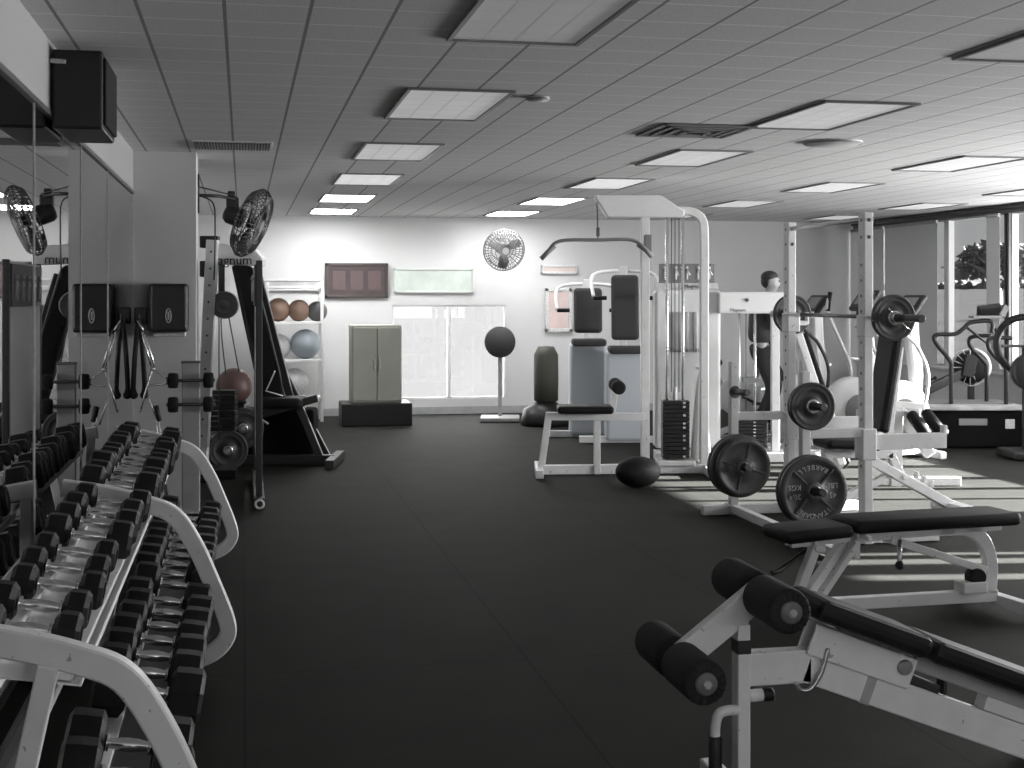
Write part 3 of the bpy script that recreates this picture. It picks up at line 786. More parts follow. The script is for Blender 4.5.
# ================================================================== DECLINE BENCH
YD = 3.98
X0 = YD * math.tan(YAW + math.atan((741 - 512) / FPX))
t = thing('decline_bench', 'white decline bench with black foam leg rollers at the front right', 'bench', (X0, YD, 0))
mb = MB(); mb.box((X0, YD, .29), (.042, .06, .57), None, .005); mb.build('front_post', WHITE, t)
mb = MB(); mb.box((X0, YD, .505), (.046, .064, .045), None, .004); mb.build('post_band', BLACK, t)
mb = MB(); mb.box((X0, YD, .025), (.06, .62, .05), None, .008); mb.build('front_foot', WHITE, t)
# roller arm and rollers
lo = P(705, 683, 3.92); hi = P(790, 612, 3.97)
lo.y = hi.y = 3.73
La, Ha = V((lo.x, YD, lo.z)), V((hi.x, YD, hi.z))
d = (Ha - La).normalized()
mb = MB(); mb.bar(La + d * .02, Ha + d * .01, .085, .045, up=(0, 1, 0)); mb.prism([(X0 - .02, YD - .018, .56), (X0 + .02, YD - .018, .56), (X0 + .02, YD - .018, .66), Ha + V((-.02, -.018, -.02)), La.lerp(Ha, .45) + V((0, -.018, 0))], (0, .036, 0), .004)
mb.build('roller_arm', WHITE, t)
for q, lb in ((La, 'lower'), (Ha, 'upper')):
    MB().cyl(q + V((0, -.275, 0)), q + V((0, .275, 0)), .013, 12).build('axle', STEEL, t)
    for s in (-1, 1):
        c = q + V((0, s * .03, 0)); r = .068
        mb = MB(); mb.lathe(c, (0, s, 0), [(.014, 0), (r * .9, 0), (r, .012), (r, .205), (r * .97, .218), (r * .86, .226), (r * .45, .228), (.014, .226)], 36)
        ro = mb.build('foam_roller', FOAM, t)
        mb = MB()
        for k in range(18):
            w = 2 * PI * k / 18; dd = V((math.cos(w), 0, math.sin(w)))
            mb.bar(c + V((0, s * .229, 0)) + dd * r * .5, c + V((0, s * .226, 0)) + dd * r * .93, .006, .004, up=(0, 1, 0), bev=.001)
        mb.build('end_pleats', VINYL, ro)
        mb = MB(); mb.lathe(c + V((0, s * .226, 0)), (0, s, 0), [(.034, 0), (.034, .006), (.03, .01), (0, .01)], 24); mb.build('end_washer', WASH, ro)
        mb = MB(); mb.lathe(c + V((0, s * .234, 0)), (0, s, 0), [(.014, 0), (.014, .01), (.008, .013), (0, .012)], 6, False); mb.build('end_nut', GREYP, ro)
# main beam: a short level piece, then down to the floor
kx = YD * math.tan(YAW + math.atan((806 - 512) / FPX))
kz = EYE - (664 - 296) / FPX * 4.25
ex = YD * math.tan(YAW + math.atan((1010 - 512) / FPX)); ez = EYE - (736 - 296) / FPX * 4.39
dr = V((ex - kx, 0, ez - kz)).normalized(); nr = V((-dr.z, 0, dr.x))
if nr.z < 0: nr = -nr
def B(l, n, y=0): return V((kx, YD + y, kz)) + dr * l + nr * n
endl = (kz - .06) / -dr.z
mb = MB(); mb.bar((X0 + .015, YD, kz - .0), (kx + .01, YD, kz), .105, .055, up=(0, 1, 0)); mb.build('front_beam', WHITE, t)
mb = MB(); mb.bar(B(-.01, 0), B(endl, 0), .105, .055, up=(0, 1, 0)); mb.build('main_beam', WHITE, t)
mb = MB(); mb.bar(B(.20, -.0), B(.235, -.0), .112, .062, up=(0, 1, 0)); mb.build('weld_plate', GREYP, t)
mb = MB(); mb.box(B(endl, -.02), (.08, .55, .06), None, .01); mb.build('rear_foot', WHITE, t)
mb = MB(); mb.bar(B(-.03, .085, -.035), B(.34, .085, -.035), .10, .012, up=(0, 1, 0)); mb.bar(B(-.03, .085, .035), B(.34, .085, .035), .10, .012, up=(0, 1, 0))
mb.build('pad_bracket', WHITE, t)
mb = MB(); mb.cyl(B(.30, .10, -.055), B(.30, .10, .055), .024, 18); mb.build('pivot_bolt', STEEL, t)
mb = MB(); mb.bar(B(.34, .125, -.02), B(1.0, .125, -.02), .05, .03, up=(0, 1, 0)); mb.build('pad_rail', GREYP, t)
mb = MB(); mb.bar(B(.33, .07, -.0), B(.46, .065, -.0), .03, .04, up=(0, 1, 0)); mb.box(B(.47, .085), (.012, .05, .06), None, .003)
mb.build('slide_stop', DSTEEL, t)
mb = MB(); mb.prism([B(.62, .055, -.03), B(1.02, .055, -.03), B(1.02, .16, -.03), B(.62, .14, -.03)], (0, .06, 0), .004); mb.build('rear_bracket', WHITE, t)
for l0, l1, nm in ((-.08, .335, 'seat_pad'), (.335, 1.02, 'back_pad')):
    q0, q1 = B(l0, .185), B(l1 - .008, .185)
    mb = MB(); mb.bar(q0, q1, .27, .07, up=nr, bev=.026); o_p = mb.build(nm, VINYL, t)
mb = MB(); hk = [(.03, .075), (.035, .0), (.02, -.06), (-.01, -.075), (-.035, -.06)]
mb.tube(smooth([B(a_, b_, -.045) for a_, b_ in hk], 5), .007, 8); mb.build('hook', STEEL, t)
mb = MB(); mb.cyl((X0 + .02, YD, .405 - .06), (X0 + .075, YD, .405 - .06), .019, 16); mb.build('stub_tube', WHITE, t)
MB().cyl((X0 + .07, YD, .345), (X0 + .105, YD, .345), .022, 16).build('stub_plug', RUBBER, t)
gz = P(730, 708, 4.2).z
mb = MB(); mb.tube(smooth([(X0 - .015, YD - .02, gz), (X0 - .055, YD - .02, gz), (X0 - .082, YD - .02, gz - .012), (X0 - .092, YD - .02, gz - .05), (X0 - .092, YD - .02, gz - .10)], 5), .016, 12); mb.build('handle', WHITE, t)
MB().cyl((X0 - .092, YD - .02, gz - .075), (X0 - .092, YD - .02, gz - .26), .021, 16, .006).build('handle_grip', RUBBER, t)

# ================================================================== LAT PULLDOWN MACHINE
TL = 12.0
def Q(u, v, dt=0): return P(u, v, TL + dt)
FW = V((S, C, 0))                         # away from the camera, level
RT = V((C, -S, 0))
c0 = Q(650, 470); c0.z = 0
t = thing('lat_pulldown_machine', 'tall white lat pulldown machine with shrouded pulley boom and curved rear post', 'cable machine', c0)
mb = MB(); mb.prism([Q(595, 195), Q(661, 195), Q(685, 211), Q(684, 217), Q(608, 217), Q(596, 199)], FW * .22, .012); mb.build('pulley_boom', WHITE2, t)
def post(u, v0, v1, w, d, dt=.1, m=WHITE, nm='upright', par=None):
    a, b = P(u, v0, TL + dt), P(u, v1, TL + dt); b.z = max(b.z, 0)
    mb = MB(); mb.bar(a, b, w, d, up=FW); return mb.build(nm, m, par or t)
post(645, 216, 478, .075, .09)
mb = MB(); pts = smooth([Q(676, 211, .1), Q(692, 212, .1), Q(702, 220, .1), Q(704, 238, .1), Q(704, 300, .1), Q(704, 400, .1), Q(704, 474, .1)], 5); mb.sweep(pts, FW, .075, .09); mb.build('curved_post', WHITE, t)
for u in (667, 683): 
    mb = MB(); a, b = P(u, 216, TL + .1), P(u, 470, TL + .1); b.z = .12; mb.cyl(a, b, .014, 12); mb.build('guide_rod', CHROME, t)
for u in (671.5, 675, 679): 
    mb = MB(); mb.cyl(P(u, 216, TL + .16), P(u, 392, TL + .16), .004, 6); mb.build('cable', DSTEEL, t)
a, b = P(663, 401, TL), P(690, 401, TL); zt = a.z; wd = (b - a).length; cc = (a + b) / 2 + FW * .1
ws = MB(); nplate = 14; z0 = .14; hp_ = (zt - z0) / nplate
Rf = M4((RT, FW, Z_)).transposed()
for k in range(nplate): ws.box(V((cc.x, cc.y, z0 + (k + .5) * hp_)), (wd, .16, hp_ * .9), Rf, .004)
stk = ws.build('weight_stack', DPLAST, t)
mb = MB()
for k in (0, 2, 4, 5, 7, 8, 10, 12, 13): mb.box(V((cc.x, cc.y, z0 + (k + .5) * hp_)) - FW * .081 + RT * wd * .3, (.022, .003, hp_ * .5), Rf, 0)
mb.build('number_tags', LABEL, stk)
mb = MB(); mb.box(V((cc.x, cc.y, .10)), (wd + .1, .2, .05), Rf, .01); mb.cyl(V((cc.x, cc.y, zt)), V((cc.x, cc.y, zt + .12)), .02); mb.build('stack_base', WHITE, t)
base = P(645, 475, TL); base.z = .045; b2 = P(706, 475, TL + .1); b2.z = .045
mb = MB(); mb.bar(base - RT * .95, b2 + RT * .15, .08, .08); mb.bar(b2 - FW * .4, b2 + FW * .4, .07, .07); mb.bar(base - RT * .95 - FW * .35, base - RT * .95 + FW * .35, .07, .07)
mb.build('base_frame', WHITE, t)
# seat side
mb = MB(); mb.bar(P(540, 476, TL), P(549, 414, TL), .06, .06, up=FW); mb.bar(P(546, 416, TL), P(645, 417, TL), .07, .07); mb.bar(P(597, 417, TL), P(597, 474, TL), .06, .06, up=FW); mb.bar(P(612, 417, TL), P(616, 384, TL), .05, .05, up=FW)
mb.build('seat_frame', WHITE, t)
sp = P(585, 409, TL); mb = MB(); mb.box(sp, (.5, .3, .07), Rf, .028, 3); mb.build('seat', VINYL, t)
for s in (-1, 1):
    q = P(617, 386, TL); mb = MB(); mb.cyl(q + FW * s * .04, q + FW * s * .26, .06, 20, .015); mb.build('thigh_roller', FOAM, t)
# hanging bar
br = [P(541, 259, TL - .12), P(547, 253, TL - .12), P(560, 241, TL - .12), P(598, 240, TL - .12), P(632, 240, TL - .12), P(646, 250, TL - .12), P(652, 257, TL - .12)]
t2 = thing('lat_bar', 'wide grey lat bar with bent-down ends hanging from the pulley boom', 'pulldown bar', br[3])
mb = MB(); mb.tube(smooth(br, 5), .016, 10); mb.build('bar', LATG, t2)
mb = MB(); mb.tube([br[4] + (br[5] - br[4]) * .4, br[5], br[6]], .022, 10); mb.build('grip', MIDG, t2); mb = MB(); mb.tube([br[0], br[1], br[1] + (br[2] - br[1]) * .6], .022, 10); mb.build('grip', MIDG, t2)
mb = MB(); mb.cyl(P(598, 239, TL - .12), P(597, 202, TL - .0), .006, 8); mb.box(P(598, 232, TL - .12), (.03, .03, .08), Rf, .006); mb.build('cable', DSTEEL, t2)
# black selector block by the upright
bq = P(648, 243, TL - .03)
tag(MB().box(bq, (.075, .06, .15), Rf, .012).build('pulley_stop', MIDG, None, bq), 'small dark grey block clamped on the lat machine upright', 'stop block')

# ================================================================== MULTI-STATION GYM
TL = 13.0
c0 = P(745, 450, TL); c0.z = 0
t = thing('multi_station_gym', 'white multi-station gym with tall shroud and broad horizontal arm', 'multi gym', c0)
a, b = P(655, 290, TL), P(721, 290, TL)
sh_w = (b - a).length; sc0 = (a + b) / 2 + FW * .12
mb = MB(); mb.box(V((sc0.x, sc0.y, a.z / 2 + .06)), (sh_w, .22, a.z - .12), Rf, .03, 3); mb.build('tower_shroud', WHITE2, t)
for u0, u1 in ((672, 688), (693, 697)):
    p_, q_ = P(u0, 312, TL - .005), P(u1, 352, TL - .005)
    mb = MB(); mb.box((p_ + q_) / 2, ((q_ - p_).dot(RT), .02, p_.z - q_.z), Rf, .008); mb.build('recess_panel', GREYP, t)
p_, q_ = P(660, 263.5, TL), P(716, 283, TL)
mb = MB(); mb.box((p_ + q_) / 2 + FW * .1, ((q_ - p_).dot(RT), .02, p_.z - q_.z), Rf, .003); pb_ = mb.build('exercise_placard', MIDG, t)
mb = MB()
for k in range(5):
    c = p_ + RT * ((q_ - p_).dot(RT) * (k + .5) / 5) + FW * .088 - Z_ * (p_.z - q_.z) * .5
    mb.tube([c - Z_ * .06, c, c + Z_ * .03, c + RT * .03 - Z_ * .02], .012, 6); mb.ball(c + Z_ * .055, .016, n=10)
mb.build('figure_prints', LABEL, pb_)
p_, q_ = P(655, 283, TL), P(719, 289, TL)
mb = MB(); mb.box((p_ + q_) / 2 + FW * .08, ((q_ - p_).dot(RT), .05, .055), Rf, .006); nb = mb.build('name_strip', LABEL, t)
mb = MB(); mb.text('Magnum', frame_mtx(P(684, 286.3, TL + .03), RT, Z_), .055, .002, 'LEFT'); mb.build('lettering', BLACK, nb)
mb = MB(); mb.text('Paramount', frame_mtx(P(686, 350, TL - .02), RT, Z_), .07, .002); mb.build('lettering', MIDG, t)
p_, q_ = P(718, 292, TL - .05), P(784, 313.5, TL - .05)
mb = MB(); mb.box((p_ + q_) / 2 + FW * .05, ((q_ - p_).dot(RT), .16, p_.z - q_.z), Rf, .02, 3); arm = mb.build('overhead_arm', WHITE2, t)
mb = MB(); c = P(747, 300, TL - .085); mb.cyl(c, c - FW * .012, .017, 14); mb.build('arm_bolt', DSTEEL, arm)
mb = MB(); mb.text('Magnum', frame_mtx(P(738, 310, TL - .082), RT, Z_), .045, .002); mb.build('lettering', MIDG, arm)
for u in (739, 755):
    a, b = P(u, 313, TL), P(u, 455, TL); mb = MB(); mb.cyl(a, b, .013, 10); mb.build('guide_rod', CHROME, t)
mb = MB(); mb.cyl(P(746, 313, TL), P(746, 410, TL), .004, 6); mb.build('cable', DSTEEL, t)
a, b = P(738, 414, TL - .08), P(768, 414, TL - .08); wd = (b - a).length; cc = (a + b) / 2 + FW * .09; zt = a.z; zb_ = P(745, 447, TL).z
mb = MB(); n_ = 10
for k in range(n_): mb.box(V((cc.x, cc.y, zb_ + (k + .5) * (zt - zb_) / n_)), (wd, .16, (zt - zb_) / n_ * .88), Rf, .004)
stk = mb.build('weight_stack', DPLAST, t)
mb = MB()
for k in range(n_): mb.box(V((cc.x, cc.y, zb_ + (k + .5) * (zt - zb_) / n_)) - FW * .081 + RT * wd * .06, (.02, .003, .012), Rf, 0)
mb.build('number_tags', LABEL, stk)
for u in (775,):
    a, b = P(u, 313, TL), P(u, 470, TL); b.z = 0; mb = MB(); mb.bar(a, b, .075, .08, up=FW); mb.build('end_post', WHITE, t)
mb = MB(); f0 = P(655, 450, TL); f1 = P(790, 450, TL); f0.z = f1.z = .05; mb.bar(f0, f1, .3, .09); mb.bar(P(739, 455, TL) - RT * .1, P(768, 455, TL) + RT * .1, .22, .05); mb.build('base_frame', WHITE, t)
p_ = P(752, 380, TL - .12)
mb = MB(); mb.prism([p_ - RT * .09 + Z_ * .02, p_ + RT * .02 + Z_ * .035, p_ + RT * .09 + Z_ * .0, p_ + RT * .02 - Z_ * .035, p_ - RT * .09 - Z_ * .02], FW * .05, .006); mb.build('selector_handle', MIDG, t)
# towel hanging in front of the shroud
TT = TL - .27
top = P(700, 371, TT)
t = thing('white_towel', 'white towel draped to a point against the multi gym shroud', 'towel', top)
mb = MB(); rows = []
for j in range(12):
    f = j / 11; z = top.z - f * (top.z - P(700, 474, TT).z); w = .02 + .20 * f ** .7
    row = []
    for i in range(17):
        s_ = i / 16 * 2 - 1
        dp = .05 * f * math.cos(s_ * 9 + .6) * (1 - .3 * abs(s_)) - .05 * (1 - s_ * s_) * f
        row.append(mb.bm.verts.new(V((top.x, top.y, z)) + RT * s_ * w / 2 * (1 + .0 * f) + FW * dp))
    rows.append(row)
for j in range(11):
    for i in range(16):
        f_ = mb.bm.faces.new([rows[j][i], rows[j][i + 1], rows[j + 1][i + 1], rows[j + 1][i]]); f_.smooth = True
tw = mb.build('cloth', mat('towel_cotton', .78, .95, spec=.1, bump=.4, bscale=160), t); so = tw.modifiers.new('thick', 'SOLIDIFY'); so.thickness = .008
MB().cyl(top + Z_ * .02, top + Z_ * .02 + FW * .22, .012, 10).build('hanging_loop', WHITE, t)

# ================================================================== CARDIO MACHINES
def elliptical(base, face, label, h=1.45, white=WHITE2, con=DPLAST, hand=WHITE, name='elliptical_trainer'):
    t = thing(name, label, 'cross trainer', base, 'cardio machines by the windows')
    o = V(base); f = V(face).normalized(); s_ = Z_.cross(f); R = M4((f, s_, Z_)).transposed()
    def K(x, y, z): return o + f * x + s_ * y + Z_ * z
    mb = MB(); mb.bar(K(-.8, 0, .07), K(.55, 0, .07), .10, .08); mb.box(K(.5, 0, .04), (.09, .6, .08), R, .02); mb.box(K(-.8, 0, .04), (.09, .6, .08), R, .02)
    mb.build('base_rail', white, t)
    mb = MB(); mb.lathe(K(.18, -.11, .42), s_, [(.12, 0), (.30, .015), (.345, .05), (.345, .17), (.30, .205), (.12, .22)], 36); mb.prism([K(.0, -.09, .55), K(.32, -.09, .66), K(.46, -.09, .5), K(.42, -.09, .1), K(-.1, -.09, .1)], s_ * .18, .03)
    mb.build('drive_shroud', white, t)
    mb = MB(); mb.lathe(K(.18, -.125, .42), s_, [(.0, 0), (.17, 0), (.17, .01), (.0, .012)], 30); mb.build('crank_disc', MIDG, t)
    mb = MB(); mb.sweep(smooth([K(.36, 0, .5), K(.40, 0, .8), K(.36, 0, 1.1), K(.34, 0, h - .1)], 5), s_, .13, .11, .4); mb.build('column', white, t)
    mb = MB(); cR = R @ M4.Rotation(-.9, 3, 'Y'); mb.box(K(.33, 0, h), (.26, .34, .06), cR, .025, 3); co = mb.build('console', con, t)
    mb = MB(); mb.box(K(.31, 0, h + .025), (.15, .22, .012), cR, .004); mb.build('screen', MIDG, co)
    for sd in (-1, 1):
        mb = MB(); mb.tube(smooth([K(.26, sd * .26, .35), K(.34, sd * .27, .8), K(.22, sd * .27, 1.1), K(.05, sd * .26, 1.35 + sd * .08), K(.08, sd * .26, 1.55 + sd * .08)], 6), .019, 10); ha = mb.build('handle', hand, t)
        mb = MB(); mb.tube([K(.05, sd * .26, 1.36 + sd * .08), K(.06, sd * .26, 1.46 + sd * .08), K(.08, sd * .26, 1.56 + sd * .08)], .024, 10); mb.build('grip', RUBBER, ha)
        mb = MB(); mb.bar(K(-.72, sd * .15, .16), K(.18, sd * .15, .32 + sd * .12), .05, .06); mb.build('pedal_arm', GREYP, t)
        mb = MB(); mb.box(K(-.30, sd * .17, .29 + sd * .05), (.36, .15, .04), R, .012); mb.build('pedal', RUBBER, t)
    return t
def flr(u, t_):
    p = P(u, 300, t_); p.z = 0; return p
elliptical(flr(787, 14.2), (.95, .10, 0), 'white cross trainer being used by the person in dark clothes', 1.5, hand=BLACK)
elliptical(flr(838, 13.8), (.95, .15, 0), 'white cross trainer seen between the two rack uprights', 1.55)
elliptical(flr(882, 13.2), (.95, .15, 0), 'white cross trainer behind the near barbell plate', 1.5)
# exercise bike left of the person
o = flr(738, 14.6)
t = thing('exercise_bike', 'pale exercise bike with round wheel cover seen through the gym frame', 'exercise bike', o)
f = RT; 
def K(x, y, z): return o + RT * x + FW * y + Z_ * z
MB().lathe(K(.02, -.08, .52), FW, [(.1, 0), (.2, .01), (.235, .04), (.235, .12), (.2, .15), (.1, .16)], 32).build('wheel_cover', WHITE2, t)
mb = MB(); mb.bar(K(-.5, 0, .05), K(.5, 0, .05), .08, .07); mb.bar(K(-.5, -.25, .04), K(-.5, .25, .04), .07, .07); mb.bar(K(.5, -.25, .04), K(.5, .25, .04), .07, .07); mb.bar(K(-.05, 0, .4), K(-.3, 0, .85), .05, .05, up=FW); mb.bar(K(.1, 0, .4), K(.3, 0, 1.05), .05, .05, up=FW); mb.bar(K(.02, 0, .5), K(.02, 0, .06), .06, .06, up=FW)
mb.build('frame', GREYP, t)
MB().box(K(-.31, 0, .88), (.26, .2, .07), Rf, .03, 3).build('saddle', VINYL, t)
MB().tube(smooth([K(.3, -.2, 1.12), K(.32, -.2, 1.05), K(.28, 0, 1.03), K(.32, .2, 1.05), K(.3, .2, 1.12)], 5), .016, 8).build('handlebar', RUBBER, t)
mb = MB(); mb.bar(K(.02, -.12, .52), K(.15, -.12, .45), .03, .02, up=FW); mb.box(K(.18, -.16, .44), (.1, .1, .03), Rf, .01); mb.build('pedal', DPLAST, t)
# slanted sit-up board
a, b = P(797, 338, 12.4), P(840, 420, 12.0); a.z = P(797, 338, 12.4).z
b.z = .06
t = thing('incline_board', 'long slanted board with white side and black padded top behind the far rack upright', 'incline board', V((b.x, b.y, 0)))
u_ = (b - a).cross(FW).normalized()
if u_.x < 0: u_ = -u_
mb = MB(); mb.bar(a, b, .30, .07, up=u_, bev=.01); mb.build('board_frame', WHITE, t)
mb = MB(); mb.bar(a + u_ * .06, b + u_ * .06, .27, .05, up=u_, bev=.02); mb.build('pad', VINYL, t)
mb = MB(); m_ = a.lerp(b, .12); mb.bar(m_, V((m_.x - .05, m_.y, 0.0)), .05, .05, up=FW); mb.build('rear_leg', WHITE, t)
# leg machine with slanted rollers behind the press bench
TM = 11.3
o = flr(905, TM)
t = thing('leg_roller_machine', 'white triangular machine frame with two slanted dark rollers beyond the press bench', 'leg machine', o)
mb = MB(); mb.bar(P(897, 406, TM), flr(895, TM), .09, .09, up=FW); mb.bar(P(897, 407, TM), P(930, 455, TM), .09, .08, up=FW); mb.bar(P(893, 404, TM), P(924, 406, TM), .08, .05); mb.bar(flr(893, TM) + Z_ * .04, flr(960, TM) + Z_ * .04, .08, .07)
mb.build('frame', WHITE, t)
for (u0, v0, u1, v1) in ((911, 414, 927, 436), (925, 412, 944, 436)):
    mb = MB(); mb.cyl(P(u0, v0, TM - .1), P(u1, v1, TM - .3), .05, 20, .012); mb.build('roller', VINYL, t)
mb = MB(); mb.cyl(P(905, 412, TM - .05), P(948, 432, TM - .25), .016, 10); mb.build('roller_axle', STEEL, t)
# treadmill by the window
TT = 14.35
o = flr(965, TT)
t = thing('treadmill', 'dark treadmill with bent tube handrails and console before the window with the tree', 'treadmill', o)
def T(u, v, dt=0): return P(u, v, TT + dt)
dk = [T(893, 403, -.3), T(1021, 406, -.3)]
mb = MB(); c = (dk[0] + dk[1]) / 2; ln = (dk[1] - dk[0]).dot(RT)
mb.box(V((c.x, c.y, c.z - .03)) + FW * .3, (ln, .75, .06), Rf, .015); mb.build('deck', mat('pale_deck', .42, .5, noise=.15), t)
mb = MB(); mb.box(V((c.x, c.y, c.z + .004)) + FW * .3, (ln * .9, .5, .012), Rf, .003); mb.build('belt', MIDG, t)
mb = MB(); q = V((T(975, 425, -.3).x, T(975, 425, -.3).y, (c.z - .06) / 2)); mb.box(q + FW * .3, (1.35, .62, c.z - .07), Rf, .03, 3); bs = mb.build('motor_base', PITCH, t)
lab0 = T(973, 422, -.32); mb = MB(); mb.box(lab0, (.30, .012, .07), Rf, .004); mb.build('name_plate', MIDG, bs)
mb = MB(); mb.box(T(1010, 424, -.32), (.10, .012, .10), Rf, .01); mb.build('corner_cap', LABEL, bs)
RAILM = DPLAST
r1 = [T(951, 404, -.28), T(951, 372, -.28), T(950, 361, -.28), T(938, 346, -.28), T(934, 338, -.28), T(938, 334.5, -.28), T(955, 334, -.28), T(964, 328, -.28), T(971, 322.5, -.28), T(991, 321.5, -.28), T(991.5, 333, -.28)]
r2 = [T(986.5, 405, 0), T(986.5, 370, 0), T(985, 363, 0), T(973, 350, 0), T(969, 342, 0), T(973, 336.5, 0), T(991, 335.5, 0)]
r3 = [T(1006, 408, -.28), T(1006, 374, -.28), T(1004, 366, -.28), T(992, 353, -.28), T(988, 344, -.28), T(992, 338, -.28), T(1012, 338, -.28)]
for r in (r1, r2, r3):
    MB().tube(smooth(r, 5), .022, 10).build('handrail', RAILM, t)
mb = MB(); mb.tube([T(966, 327, -.2), T(980, 338, -.1), T(991, 346, 0)], .014, 8); mb.tube([T(993, 328, -.25), T(1003, 337, -.2)], .02, 8); mb.build('cross_tube', RAILM, t)
mb = MB(); Rc = Rf @ M4.Rotation(-.12, 3, 'Y') @ M4.Rotation(.5, 3, 'X'); mb.box(T(989, 311, -.15), (.25, .07, .14), Rc, .02, 3); co = mb.build('console', DPLAST, t)
mb = MB(); mb.box(T(985, 317, -.25), (.30, .16, .03), Rf, .01); mb.box(T(1003, 311, -.15), (.07, .10, .13), Rf @ M4.Rotation(.5, 3, 'Y'), .012); mb.build('console_tray', MIDG, co)
mb = MB(); mb.tube([T(990, 316, -.15), T(988, 322, -.2)], .015, 8); mb.build('console_stem', RAILM, t)
# rowing machine with flywheel
o = flr(970, 15.4)
t = thing('rowing_machine', 'black rowing machine with caged flywheel behind the treadmill handrails', 'rowing machine', o)
fw = P(971, 367, 15.4)
ax = (FW * .9 + RT * .4).normalized()
mb = MB(); mb.lathe(fw - ax * .08, ax, [(.05, 0), (.17, 0), (.19, .02), (.19, .14), (.17, .16), (.05, .16)], 28); mb.build('flywheel', DPLAST, t)
mb = MB()
for k in range(3): mb.torus(fw - ax * (.09 - .09 * k), ax, .21, .008, 32, 6)
for k in range(16):
    dd = (RT * math.cos(k * PI / 8) + Z_ * math.sin(k * PI / 8)); mb.tube([fw - ax * .1 + dd * .05, fw - ax * .1 + dd * .2, fw - ax * .09 + dd * .215, fw + ax * .09 + dd * .215], .005, 5)
mb.build('flywheel_cage', LABEL, t)
mb = MB(); mb.box(fw - RT * .06 - FW * .12 + Z_ * .02, (.14, .06, .26), Rf @ M4.Rotation(.2, 3, 'Y'), .01); mb.build('foot_plate', RUBBER, t)
mb = MB(); mb.bar(fw - Z_ * .02, P(927, 390, 15.0), .06, .10, up=Z_); mb.build('slide_rail', DPLAST, t)
mb = MB(); mb.bar(fw - Z_ * .1, V((fw.x, fw.y, .03)), .06, .08, up=FW); mb.bar(V((fw.x, fw.y, .03)) - FW * .25, V((fw.x, fw.y, .03)) + FW * .25, .06, .06); mb.build('leg', DPLAST, t); mb = MB(); q = P(927, 390, 15.0); mb.bar(q, V((q.x, q.y, .0)), .05, .05, up=FW); mb.build('leg', DPLAST, t)
mb = MB(); mb.tube(smooth([P(926, 388, 14.6), P(929, 381, 14.55), P(935, 378, 14.5)], 4), .012, 8); mb.ball(P(935, 378, 14.5), .022); mb.build('hand_lever', RUBBER, t)
# machine with round handle loop cut by the right edge
TT = 13.2
o = flr(1030, TT)
t = thing('upper_body_cycle', 'dark machine with big round handle loop cut off at the right window', 'exercise machine', o)
cc = P(1028, 346, TT); mb = MB(); mb.torus(cc, (FW * .75 + RT * .5 + Z_ * .25), .30, .035, 36, 10); mb.build('handle_loop', RUBBER, t)
mb = MB(); mb.bar(cc, V((cc.x, cc.y, 0)), .09, .09, up=FW); mb.bar(cc - RT * .26, cc + RT * .26, .03, .03); mb.build('column', DPLAST, t)
mb = MB(); mb.box(V((cc.x, cc.y, .05)), (.45, .5, .08), Rf, .02); mb.build('base', DPLAST, t)
MB().lathe(P(1030, 372, TT) - FW * .08, FW, [(.05, 0), (.16, .01), (.18, .03), (.18, .13), (.16, .15), (.05, .16)], 28).build('flywheel_housing', DPLAST, t)
# low dark exercise pedal base
o = flr(1000, 15.2)

# ================================================================== PERSON
def skin(name, verts, edges, rad, m, parent, root=0, sub=2):
    me = bpy.data.meshes.new(name); o0 = ORG[parent.name]
    me.from_pydata([V(v) - o0 for v in verts], edges, []); me.materials.append(m)
    o = bpy.data.objects.new(name, me); COL.objects.link(o); o.parent = parent; ORG[o.name] = o0
    md = o.modifiers.new('skin', 'SKIN'); md.use_smooth_shade = True
    for i, r in enumerate(rad):
        sv = me.skin_vertices[0].data[i]; sv.radius = r if isinstance(r, tuple) else (r, r); sv.use_root = i == root
    sb = o.modifiers.new('sub', 'SUBSURF'); sb.levels = sb.render_levels = sub
    return o
SKIN = mat('skin', .36, .6); SHIRT = mat('dark_shirt', .035, .9, bump=.2, bscale=30); TROUS = mat('dark_trousers', .025, .9); HAIR = mat('dark_hair', .02, .7)
TPN = 14.25
hd = P(772, 283, TPN); o = flr(766, TPN)
t = thing('person', 'person with short dark hair in dark clothes facing right on a cross trainer', 'person', o)
fd = RT; sd = FW                       # faces right in the picture; sd points away
def K(x, y, z): return o + fd * x + sd * y + Z_ * z
hz = hd.z
GZ = hz - 1.56                          # feet on the pedals
vs = [K(-.06, 0, hz - .66), K(-.06, 0, hz - .50), K(-.05, 0, hz - .33), K(-.02, 0, hz - .2), K(.03, 0, hz - .12), K(.055, 0, hz - .06), K(.065, 0, hz + .02), K(.06, 0, hz + .09),
      K(-.03, -.17, hz - .22), K(.08, -.21, hz - .47), K(.30, -.19, hz - .38), K(.39, -.18, hz - .34),
      K(-.03, .17, hz - .22), K(.1, .21, hz - .47), K(.33, .2, hz - .30), K(.42, .19, hz - .26),
      K(-.05, -.09, hz - .74), K(.08, -.11, hz - 1.12), K(-.10, -.11, hz - 1.48), K(.03, -.11, hz - 1.53),
      K(-.05, .09, hz - .74), K(.18, .11, hz - 1.06), K(.08, .11, hz - 1.42), K(.21, .11, hz - 1.44)]
rd = [(.06, .07), (.085, .10), (.12, .15), (.10, .16), .06, .062, (.088, .078), (.07, .062), .06, .045, .036, .032, .06, .045, .036, .032, .045, .05, .042, .04, .045, .05, .042, .04]
eg = [(0, 1), (1, 2), (2, 3), (3, 4), (4, 5), (5, 6), (6, 7), (3, 8), (8, 9), (9, 10), (10, 11), (3, 12), (12, 13), (13, 14), (14, 15), (0, 16), (16, 17), (17, 18), (18, 19), (0, 20), (20, 21), (21, 22), (22, 23)]
